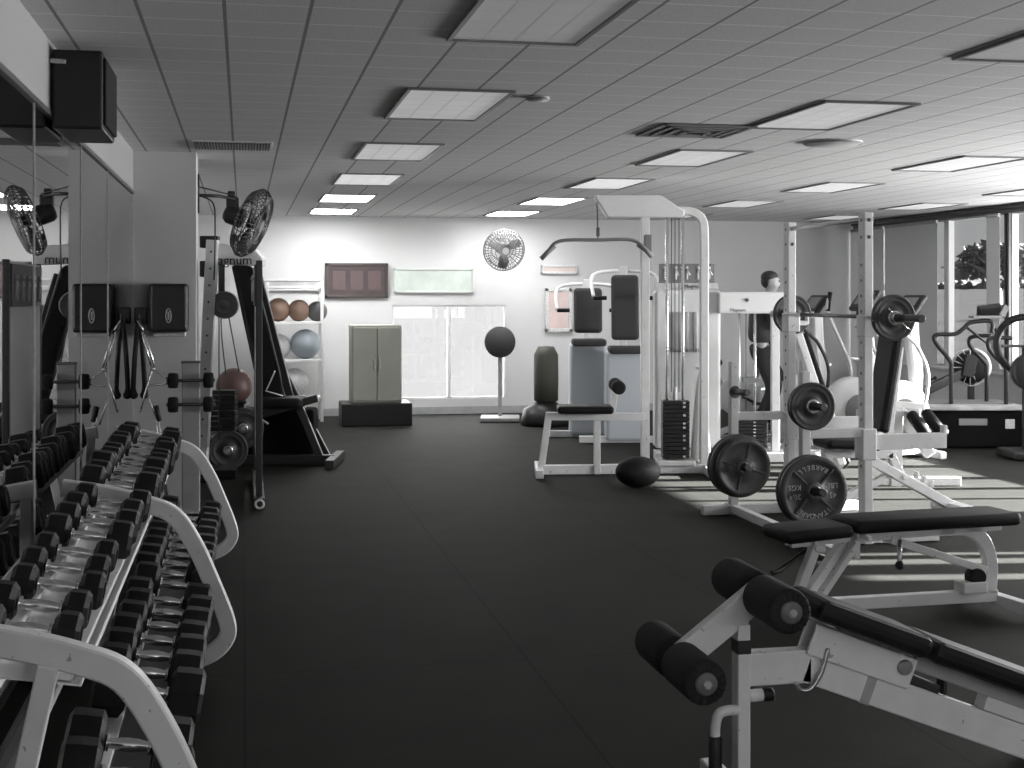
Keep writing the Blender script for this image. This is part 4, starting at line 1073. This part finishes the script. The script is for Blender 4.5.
# five fingers on each hand, curled round the handle
for w, s_ in ((11, -1), (15, 1)):
    b = vs[w]
    for k in range(4):
        i = len(vs); up = .03 - .02 * k
        vs += [b + fd * .05 + Z_ * up, b + fd * .085 + Z_ * up - sd * s_ * .02, b + fd * .07 + Z_ * up - sd * s_ * .045]
        rd += [.012, .010, .009]; eg += [(w, i), (i, i + 1), (i + 1, i + 2)]
    i = len(vs); vs += [b + fd * .03 + Z_ * .045 - sd * s_ * .02, b + fd * .055 + Z_ * .05 - sd * s_ * .05]; rd += [.012, .010]; eg += [(w, i), (i, i + 1)]
# nose and ears
i = len(vs); vs += [K(.155, 0, hz + .005)]; rd += [.014]; eg += [(6, i)]
for s_ in (-1, 1): i = len(vs); vs += [K(.055, s_ * .083, hz + .0)]; rd += [.018]; eg += [(6, i)]
skin('body', vs, eg, rd, SKIN, t)
sv = vs[:4] + [vs[4] - Z_ * .03] + [vs[8], vs[9], vs[9].lerp(vs[10], .7), vs[12], vs[13], vs[13].lerp(vs[14], .7)]
skin('shirt', sv, [(0, 1), (1, 2), (2, 3), (3, 4), (3, 5), (5, 6), (6, 7), (3, 8), (8, 9), (9, 10)], [(.15, .17), (.135, .15), (.14, .17), (.12, .175), .075, .075, .06, .05, .075, .06, .05], SHIRT, t)
tv = [vs[0] + Z_ * .04, vs[0]] + vs[16:19] + vs[20:23]
skin('trousers', tv, [(0, 1), (1, 2), (2, 3), (3, 4), (1, 5), (5, 6), (6, 7)], [(.15, .17), (.165, .185), .125, .095, .07, .125, .095, .07], TROUS, t)
for q in (18, 22):
    mb = MB(); mb.box((vs[q] + vs[q + 1]) / 2 - Z_ * .025, (.27, .10, .08), Rf, .03, 3, True); mb.build('shoe', RUBBER, t)
mb = MB(); mb.ball(K(.038, 0, hz + .062), .09, (1.05, .92, .78)); mb.ball(K(.012, 0, hz + .02), .078, (.85, .95, 1.0)); mb.build('hair', HAIR, t)
mb = MB()
for s_ in (-1, 1): mb.ball(K(.135, s_ * .034, hz + .018), .011, n=10)
mb.bar(K(.138, -.025, hz - .045), K(.138, .025, hz - .045), .008, .008); mb.build('face_features', HAIR, t)

# ================================================================== LEFT REAR: CABLE MACHINE, BLACK PLATE-LOADED MACHINE, BALL
TC = 11.75
def W(u, v, dt=0): return P(u, v, TC + dt)
o = flr(208, TC)
t = thing('cable_machine', 'white cable machine with lettered boom partly hidden behind the pillar', 'cable machine', o)
a, b = W(213, 240), W(201, 470); b.z = 0; b = V((b.x, b.y, 0))
mb = MB(); mb.bar(a, b, .10, .10, up=FW); up = mb.build('upright', WHITE, t)
mb = MB()
for k in range(12):
    q = a.lerp(b, .05 + .07 * k) - FW * .052; mb.cyl(q, q + FW * .004, .010, 10, 0)
mb.build('pin_holes', DSTEEL, up)
p_, q_ = W(212, 246, .05), W(262, 264, .05)
mb = MB(); mb.prism([W(210, 247, 0), W(216, 243.5, 0), W(252, 247, 0), W(262, 258, 0), W(262, 266, 0), W(216, 264, 0), W(209, 258, 0)], FW * .2, .01); bo = mb.build('boom', WHITE2, t)
mb = MB(); mb.text('Magnum', frame_mtx(W(230, 260.5, -.008), RT, Z_), .115, .002); mb.build('lettering', DPLAST, bo)
pc_ = W(225, 305)
mb = MB(); mb.lathe(pc_ - FW * .03, FW, [(.0, 0), (.03, 0), (.035, .01), (.07, .012), (.075, .0), (.08, .012), (.105, .012), (.11, 0), (.12, .01), (.12, .05), (.0, .06)], 32); mb.build('pulley_wheel', MIDG, t)
mb = MB(); mb.bar(W(222, 262, .1), W(222, 300, .06), .05, .03, up=FW); mb.tube([W(219, 264), W(219, 440)], .006, 6); mb.tube(smooth([W(221, 318), W(222, 340), W(226, 375)], 4), .006, 6); mb.tube([W(229, 318), W(239, 372)], .006, 6); mb.build('cable', DSTEEL, t)
bq = flr(208, TC) + Z_ * .04; mb = MB(); mb.bar(bq - RT * .2, bq + RT * .25, .12, .08); mb.bar(bq - FW * .3, bq + FW * .5, .1, .07); mb.build('base_frame', DPLAST, t)
mb = MB()
for k in range(8): mb.box(W(222, 392 + 5.2 * k, .3), (.26, .14, .036), Rf, .004)
mb.build('weight_stack', DPLAST, t)
for (u0, v0, u1, v1, lb) in ((201, 236, 219, 248, 'small dark box high on the wall behind the cable machine boom'), (201, 261, 210, 277, 'narrow dark box below the cable machine boom at the pillar edge')):
    p_, q_ = W(u0, v0, .25), W(u1, v1, .25)
    t = thing('control_box', lb, 'wall box', (p_ + q_) / 2)
    mb = MB(); mb.box((p_ + q_) / 2, ((q_ - p_).dot(RT), .12, p_.z - q_.z), Rf, .01); mb.build('case', DPLAST, t)
    mb = MB(); mb.box((p_ + q_) / 2 - FW * .06, ((q_ - p_).dot(RT) * .8, .012, (p_.z - q_.z) * .8), Rf, .004); mb.build('lid', BLACK, t)
    mb = MB(); mb.bar((p_ + q_) / 2, (p_ + q_) / 2 + FW * .3 - RT * .1, .04, .04); mb.build('mount_arm', DPLAST, t)
# long shroud panel of a weight machine facing the mirror; edge-on to the camera
t = thing('placard_panel', 'white machine shroud with black exercise placard, seen in the mirror facing it', 'exercise machine', (.12, 11.3, 0))
MB().box((.12, 11.13, 1.08), (.04, 1.6, 1.56), None, .008).build('housing', WHITE2, t)
MB().box((.12, 10.34, .94), (.05, .06, 1.86), None, .008).build('edge_post', BLACK, t)
MB().box((.12, 11.9, .94), (.05, .06, 1.86), None, .008).build('edge_post', BLACK, t)
MB().box((.093, 11.13, 1.68), (.014, 1.5, .32), None, .004).build('placard', BLACK, t)
for k in range(5):
    c = V((.083, 10.55 + .29 * k, 1.66)); mb = MB(); mb.tube([c - Z_ * .1 - Y_ * .04, c, c + Z_ * .05, c + Y_ * .06 + Z_ * .02], .014, 6); mb.tube([c, c - Z_ * .1 + Y_ * .05], .013, 6); mb.ball(c + Z_ * .085, .02, n=10)
    mb.build('figure_print', LABEL, t)
wh = V((.12, 10.16, .05)); mb = MB(); mb.bar((.12, 10.2, .05), (.12, 11.95, .05), .08, .07); mb.build('foot_rail', BLACK, t)
mb = MB(); mb.torus(wh - Y_ * .01, Y_, .03, .009, 20, 8); mb.build('end_ring', LABEL, t)
# long black leaning pad machine
TK = 12.7
def H(u, v, dt=0): return P(u, v, TK + dt)
o = flr(285, TK)
t = thing('plate_loaded_machine', 'dark plate-loaded machine with long leaning black back pad left of centre', 'exercise machine', o)
mb = MB(); mb.prism([H(231, 266, .25), H(236, 264.5, .25), H(250, 266, .25), H(254, 270, .25), H(266, 318, .12), H(279, 372, 0), H(284, 398, 0), H(262, 400, 0), H(254, 370, 0), H(243, 322, .12)], FW * .09, .02); mb.build('back_pad', VINYL, t)
mb = MB(); mb.bar(H(258, 275, .36), H(291, 400, .2), .07, .07, up=FW); mb.bar(H(291, 400, .2), flr(296, TK + .2), .08, .08, up=FW); mb.bar(H(262, 330, .3), flr(330, TK + .3) , .06, .06, up=FW)
mb.build('back_frame', BLACK, t)
mb = MB(); a_, b_ = H(236, 408, .25), H(316, 458, .25); mb.box((a_ + b_) / 2, ((b_ - a_).dot(RT), .3, a_.z - b_.z), Rf, .03, 3); mb.build('lower_housing', PITCH, t)
mb = MB(); mb.box(H(282, 402), (.42, .4, .10), Rf, .04, 3); mb.build('seat', VINYL, t)
mb = MB(); a = flr(222, TK) + Z_ * .05; b = flr(335, TK) + Z_ * .05; mb.bar(a, b, .09, .09); mb.bar(a - FW * .4, a + FW * .4, .08, .08); mb.bar(b - FW * .4, b + FW * .4, .08, .08); mb.bar(H(258, 408), H(258, 462), .08, .08, up=FW); mb.bar(H(225, 425), H(318, 398), .07, .07, up=FW); mb.bar(H(300, 408), H(322, 462), .07, .07, up=FW)
mb.build('base_frame', BLACK, t)
for (u, v, r) in ((281, 402, .02),):
    mb = MB(); a_, b_, c_ = H(266, 391, -.25), H(275, 371, -.25), H(283, 396, -.25)
    mb.tube([b_, a_, c_], .008, 6); mb.build('seat_handle', STEEL, t)
mb = MB(); mb.tube([H(244, 412, -.15), H(256, 416, -.2), H(268, 424, -.25)], .012, 8); mb.build('lever', STEEL, t)
mb = MB(); mb.box(H(214, 428, .1), (.16, .12, .10), Rf, .01); mb.bar(H(205, 424, .1), H(229, 424, .1), .05, .03); mb.bar(H(205, 438, .1), H(229, 438, .1), .05, .03); mb.build('carriage', GREYP, t)
for (u, v, r, dt, lb) in ((243, 428, .19, -.35, 'upper dark plate loaded on the black machine left of centre'), (228, 450, .18, -.55, 'lower dark plate loaded on the black machine beside the dumbbell rack')):
    plate_c = H(u, v, dt); plate(plate_c, r, .045, lb, 'plain')
    mb = MB(); mb.cyl(plate_c - Y_ * .06, plate_c + Y_ * .3, .022, 12); o2 = mb.build('plate_peg', STEEL, t)
cb = H(234, 386, .0)
tag(MB().ball(cb, .17, n=32).build('exercise_ball', mat('dull_red_rubber', (.11, .062, .056), .5, noise=.1), None, cb), 'dull red exercise ball resting on the black machine near the pillar', 'ball')
mb = MB(); mb.torus(cb - Z_ * .15, Z_, .10, .018); mb.bar(cb - Z_ * .18, V((cb.x, cb.y, .05)), .06, .06, up=FW); mb.box(cb - Z_ * .19, (.24, .24, .03), Rf, .006); mb.build('ball_cradle', BLACK, t)

# ================================================================== BACK WALL
def bwp(u, v): return aY(u, v, YB - .03)
def flat(name, lb, cat, u0, v0, u1, v1, m, m2, border=.04, extra=None):
    a, b = bwp(u0, v0), bwp(u1, v1); c = (a + b) / 2; w, h = b.x - a.x, a.z - b.z
    t = thing(name, lb, cat, c)
    mb = MB()
    for s in (-1, 1):
        mb.box(c + X_ * s * (w / 2 - border / 2), (border, .04, h), None, .006); mb.box(c + Z_ * s * (h / 2 - border / 2), (w, .04, border), None, .006)
    mb.build('frame', m2, t); MB().box(c + Y_ * .005, (w - border, .02, h - border), None, 0).build('panel', m, t)
    return t, c, w, h
MAROON = mat('dark_maroon_board', (.055, .038, .040), .6, noise=.3, scale=3)
t, c, w, h = flat('notice_board', 'dark brown framed board hung on the far back wall', 'notice board', 325, 263, 388, 298, MAROON, mat('dark_brown_frame', (.05, .04, .038), .5))
mb = MB()
for k in range(3): mb.box(c + V((-w * .28 + w * .28 * k, -.01, .0)), (w * .2, .008, h * .55), None, .002)
mb.build('pinned_sheets', mat('brown_sheet', (.10, .07, .07), .8), t)
PGREEN = mat('pale_green_banner', (.50, .55, .51), .8, noise=.12, scale=5)
flat('wall_banner', 'long pale green banner on the back wall right of the dark board', 'banner', 394, 268, 474, 293, PGREEN, mat('banner_edge', (.55, .58, .55), .8), .03)
flat('wall_frieze', 'narrow grey strip sign on the back wall left of the dark board', 'sign', 262, 279, 322, 291, mat('grey_strip', .42, .7, noise=.2, scale=9), LABEL, .03)
flat('faded_red_poster', 'faded red and white poster on the back wall below the lat bar', 'poster', 545, 288, 572, 332, mat('faded_red', (.62, .50, .48), .8, noise=.12, scale=4), LABEL, .05)
flat('pink_strip_sign', 'thin pinkish strip sign on the back wall above the faded poster', 'sign', 541, 265, 577, 274, mat('pink_strip', (.62, .53, .51), .8), LABEL, .03)
# shelf with balls
a, b = P(268, 285, 16.8), P(322, 400, 16.8)
t = thing('storage_shelf', 'white open storage shelf with colored balls against the back wall', 'shelf', ((a.x + b.x) / 2, a.y, 0))
cx = (a.x + b.x) / 2; wd = (b - a).dot(RT); yq = a.y + .2; zs = [P(295, v, 16.8).z for v in (286, 322, 360, 398)]
mb = MB()
for s in (-1, 1):
    for d in (-.18, .18): mb.box((cx + s * wd / 2, yq + d, (zs[0]) / 2 + .03), (.04, .04, zs[0] + .04), None, .004)
mb.build('upright', WHITE2, t)
for z in zs: MB().box((cx, yq, z - .015), (wd, .42, .03), None, .005).build('shelf_board', WHITE2, t)
OR = mat('orange_rubber', (.20, .125, .09), .55, noise=.1); BL = mat('pale_blue_rubber', (.38, .43, .46), .5); DG = mat('dark_grey_rubber', .08, .6); TAN = mat('tan_rubber', (.26, .19, .13), .6)
for x, z, r, m, lb in ((-.20, zs[1], .15, OR, 'orange ball at left on the upper shelf'), (.06, zs[1], .14, OR, 'orange ball in the middle of the upper shelf'), (.29, zs[1], .13, DG, 'dark grey ball at right on the upper shelf'), (.14, zs[2], .19, BL, 'pale blue ball at right on the middle shelf'), (-.2, zs[2], .16, LABEL, 'white ball at left on the middle shelf'), (0, zs[3], .18, LABEL, 'white ball alone on the lowest shelf')):
    q = V((cx + x, yq, z + r)); tag(MB().ball(q, r, n=24).build('medicine_ball', m, None, (q.x, q.y, z)), lb + ' of the white rack', 'ball', 'balls on the storage shelf')
# olive cabinet on a dark plinth
a, b = P(352, 325, 16.5), P(402, 392, 16.5); c = (a + b) / 2; wd = (b - a).dot(RT)
OLV = mat('olive_cabinet', (.30, .30, .265), .6, noise=.08, scale=3)
t = thing('storage_cabinet', 'olive grey cabinet on a dark plinth in front of the pale back window', 'cabinet', (c.x, c.y, 0))
MB().box((c.x, c.y + .25, (a.z + .28) / 2), (wd, .5, a.z - .28), None, .015).build('body', OLV, t)
MB().box((c.x, c.y + .25, .14), (wd + .25, .6, .28), None, .015).build('plinth', DPLAST, t)
for s in (-1, 1):
    MB().box((c.x + s * wd * .245, c.y - .008, (a.z + .28) / 2), (wd * .47, .02, a.z - .34), None, .005).build('door', OLV, t)
    MB().box((c.x + s * .03, c.y - .03, (a.z + .28) / 2), (.015, .03, .14), None, .004).build('handle', STEEL, t)
# two dark-padded press machines in the blurred middle
PB = mat('pale_blue_shroud', (.58, .61, .65), .5)
def press(u, v0, v1, T_, lb, w=.34):
    a, b = P(u, v0, T_), P(u, v1, T_)
    o = flr(u, T_); t = thing('chest_press_machine', lb, 'exercise machine', o, 'padded machines along the back')
    mb = MB(); mb.box((a + b) / 2, (w, .10, a.z - b.z), Rf @ M4.Rotation(-.1, 3, 'X'), .04, 3); mb.build('backrest', HAZED, t)
    mb = MB(); q = V((a.x, a.y, b.z - .1)); mb.box(q - FW * .15, (.38, .38, .08), Rf, .03, 3); mb.build('seat', HAZED, t)
    mb = MB(); mb.box(V((o.x, o.y, (b.z - .1) / 2)) + FW * .1, (.42, .34, b.z - .14), Rf, .04, 3); mb.build('shroud', PB, t)
    mb = MB(); mb.bar(V((o.x, o.y, .05)) + FW * .2, V((o.x, o.y, a.z + .1)) + FW * .2, .07, .07, up=FW); mb.bar(o - RT * .5 + Z_ * .04, o + RT * .5 + Z_ * .04, .08, .07); mb.build('frame', WHITE, t)
    for s in (-1, 1):
        mb = MB(); mb.tube(smooth([V((o.x, o.y, a.z + .05)) + RT * s * .05 + FW * .2, V((o.x, o.y, a.z)) + RT * s * .34 + FW * .1, V((o.x, o.y, a.z - .25)) + RT * s * .36 - FW * .3], 5), .02, 8); ar = mb.build('press_arm', WHITE, t)
        q = V((o.x, o.y, a.z - .25)) + RT * s * .36 - FW * .3; mb = MB(); mb.cyl(q, q - RT * s * .14, .022, 12); mb.build('grip', RUBBER, ar)
press(588, 288, 333, 15.2, 'machine with a narrow black backrest, left one of the padded pair under the lat bar', .32)
press(625, 275, 340, 14.6, 'machine with a tall black backrest beside the lat machine upright', .30)
# dark upright bag and floor roll
a = P(546, 345, 16.6); o = flr(546, 16.6)
t = thing('standing_punch_bag', 'dark olive standing punch bag below the faded red poster', 'punch bag', o)
MB().lathe((o.x, o.y, .28), Z_, [(.10, 0), (.15, .03), (.155, .3), (.15, a.z - .4), (.10, a.z - .3), (0, a.z - .29)], 24).build('bag', mat('dark_olive_vinyl', (.045, .045, .035), .6), t)
MB().lathe((o.x, o.y, 0), Z_, [(.30, 0), (.32, .05), (.28, .2), (.12, .29), (0, .29)], 28).build('base', DPLAST, t)
c = P(500, 342, 17.2); o = flr(500, 17.2)
t = thing('speed_bag_stand', 'small dark round pad on a thin stand before the back window', 'exercise stand', o)
MB().lathe(c - FW * .1, FW, [(.0, 0), (.17, .02), (.2, .06), (.2, .14), (.1, .18), (0, .18)], 24).build('pad', HAZED, t)
mb = MB(); mb.bar(c + FW * .08, V((o.x, o.y, 0)) + FW * .08, .05, .05, up=FW); mb.box(V((o.x, o.y, .03)), (.5, .5, .05), Rf, .01); mb.build('stand', GREYP, t)
c = P(638, 472, 11.2); c.z = .13
tag(MB().ball(c, .13, (1.5, 1, 1), 24).build('gym_bag', RUBBER, None, (c.x, c.y, 0)), 'small black bag lying on the floor by the lat machine foot', 'bag')

# ================================================================== OUTSIDE
BARK = mat('tree_bark', .10, .9); LEAF = mat('tree_leaves', .05, .8, noise=.3, scale=2)
def tree(p, h, r, label):
    t = thing('tree', label, 'tree', p, 'trees outside the windows')
    mb = MB(); mb.tube(smooth([p, p + V((.1, 0, h * .3)), p + V((0, .1, h * .6)), p + V((.1, .2, h * .9))], 4), [.2, .19, .18, .17, .16, .15, .14, .13, .12, .11, .1, .08, .06], 8); tr = None
    for k in range(7):
        q = k * .9; mb.tube([p + V((0, 0, h * (.4 + .06 * k))), p + V((math.cos(q) * r * .7, math.sin(q) * r * .7, h * (.6 + .05 * k)))], [.07, .03], 6)
    mb.build('trunk', BARK, t)
    mb = MB(); rr = random.Random(3)
    for k in range(1300):
        a_ = rr.uniform(0, 2 * PI); z_ = rr.uniform(-1, 1); d = rr.random() ** .45
        c = p + V((math.cos(a_) * r * d * math.sqrt(1 - z_ * z_), math.sin(a_) * r * d * math.sqrt(1 - z_ * z_), h * .72 + z_ * d * h * .32))
        if math.sin(c.x * 2.1) + math.sin(c.y * 1.7 + 1) + math.sin(c.z * 2.6) < -.5: continue
        s = rr.uniform(.10, .24); R = M4.Rotation(rr.uniform(0, 6), 3, V((rr.uniform(-1, 1), rr.uniform(-1, 1), rr.uniform(-1, 1))).normalized())
        vs_ = [mb.bm.verts.new(c + R @ V(q)) for q in ((-s, 0, 0), (0, -s * .5, .03), (s, 0, 0), (0, s * .5, .03))]
        mb.bm.faces.new(vs_)
    o = mb.build('foliage', LEAF, t, recalc=False); return t
tp = aX(1000, 300, 24.0)
tree(V((tp.x, tp.y + .3, .85)), 2.45, 1.2, 'leafy tree outside the open right-hand window')
hp = aX(985, 283, 36)
mb = MB(); rr = random.Random(5)
mb.box(V((37.5, hp.y, 1.95)), (1.2, 36, .6), None, .3, 3)
for k in range(160):
    mb.ball(V((37.5 + rr.uniform(-.7, .7), hp.y + rr.uniform(-18, 18), 2.05 + rr.uniform(-.15, .15))), rr.uniform(.2, .36), n=8)
tag(mb.build('hedge', LEAF, None, (37.5, hp.y, 1.9)), 'long clipped hedge far outside the window behind the tree', 'hedge')
q = aX(963, 268, 44)
t = thing('distant_building', 'small pale building outside the window left of the tree', 'building', V((46, q.y, 1.9)))
MB().box(V((46, q.y, 2.6)), (5, 2.2, 1.5), None, .02).build('wall', mat('pale_render', .05, .8), t)
MB().box(V((46, q.y, 3.4)), (5.6, 2.6, .15), None, .02).build('roof', GREYP, t)
for s in (-1, 1): MB().box(V((43.48, q.y + s * .5, 2.8)), (.06, .55, .5), None, .01).build('window', DPLAST, t)

# added fins and awning, unseen, cutting the sun into floor streaks
gaps = [(6.2, 6.35), (6.65, 7.0), (8.55, 9.15), (9.22, 9.7), (9.78, 10.3), (10.45, 11.1), (11.3, 11.95)]
mb = MB(); y = 2.0
for a, b in gaps + [(13.2, 13.2)]:
    wallbox(9.88, 9.94, y, a - .18, -.1, 2.16, mb); y = b - .18
wallbox(9.75, 10.0, 2.0, 13.0, 2.16, 2.9, mb)
struct('trim_5', GREYP, mb)
struct('wall_outside', GREYP, wallbox(20, 24, 10.6, 15.2, -.1, 8.5))  # unseen block added to keep sun off the far bays

# ================================================================== LIGHT
w = bpy.data.worlds.new('sky'); sc.world = w; w.use_nodes = True
bg = w.node_tree.nodes['Background']; bg.inputs[0].default_value = (.97, .99, 1, 1); bg.inputs[1].default_value = SKY
def portal(x0, x1, y0, y1, z0, z1, rot):
    l = bpy.data.lights.new('window_portal', 'AREA'); l.shape = 'RECTANGLE'; l.cycles.is_portal = True
    if rot == 'X': l.size = z1 - z0; l.size_y = y1 - y0
    else: l.size = x1 - x0; l.size_y = z1 - z0
    o = bpy.data.objects.new('window_portal', l); COL.objects.link(o); o.location = ((x0 + x1) / 2, (y0 + y1) / 2, (z0 + z1) / 2)
    o.rotation_euler = (0, PI / 2, 0) if rot == 'X' else (-PI / 2, 0, 0)
portal(XR + .15, XR + .15, ED[0], YB, SILL, HEAD, 'X')
portal(bw0.x, bw1.x, YB + .15, YB + .15, bw1.z, bw0.z, 'Y')
su = bpy.data.lights.new('sun', 'SUN'); su.energy = SUN; su.angle = math.radians(.6)
so = bpy.data.objects.new('sun', su); COL.objects.link(so)
sd_ = V((-1, .15, -.33)); so.rotation_euler = sd_.to_track_quat('-Z', 'Y').to_euler()
# daylight through the window strip and back window, plus an added front fill
def daylight(x, y, z, sx, sy, p, rot):
    l = bpy.data.lights.new('window_daylight', 'AREA'); l.shape = 'RECTANGLE'; l.size = sx; l.size_y = sy; l.energy = p
    o = bpy.data.objects.new('window_daylight', l); COL.objects.link(o); o.location = (x, y, z); o.rotation_euler = rot
ZM, ZH = (SILL + HEAD) / 2, HEAD - SILL
daylight(XR + 1.0, 10.9, ZM, ZH, 4.6, DAY['mid'], (0, PI / 2 + .15, 0))
daylight(XR + 1.0, 7.2, ZM, ZH, 2.8, DAY['near'], (0, PI / 2 + .1, 0))
daylight((bw0.x + bw1.x) / 2, YB + .3, (bw0.z + bw1.z) / 2, bw1.x - bw0.x, bw0.z - bw1.z, DAY['back'], (-PI / 2, 0, 0))
daylight(3.9, YF - .4, 1.6, 7.0, 1.5, DAY['front'], (PI / 2 + .6, 0, 0))  # added fill lamp behind the camera, lights the fronts

vs_ = sc.view_settings; vs_.view_transform = 'Standard'; vs_.look = 'None'; vs_.gamma = 1; vs_.use_curve_mapping = False; vs_.exposure = 0
sc.cycles.use_denoising = True; sc.cycles.max_bounces = 8; sc.cycles.transparent_max_bounces = 12
sc.cycles.sample_clamp_indirect = 4; sc.cycles.caustics_reflective = False; sc.cycles.caustics_refractive = False
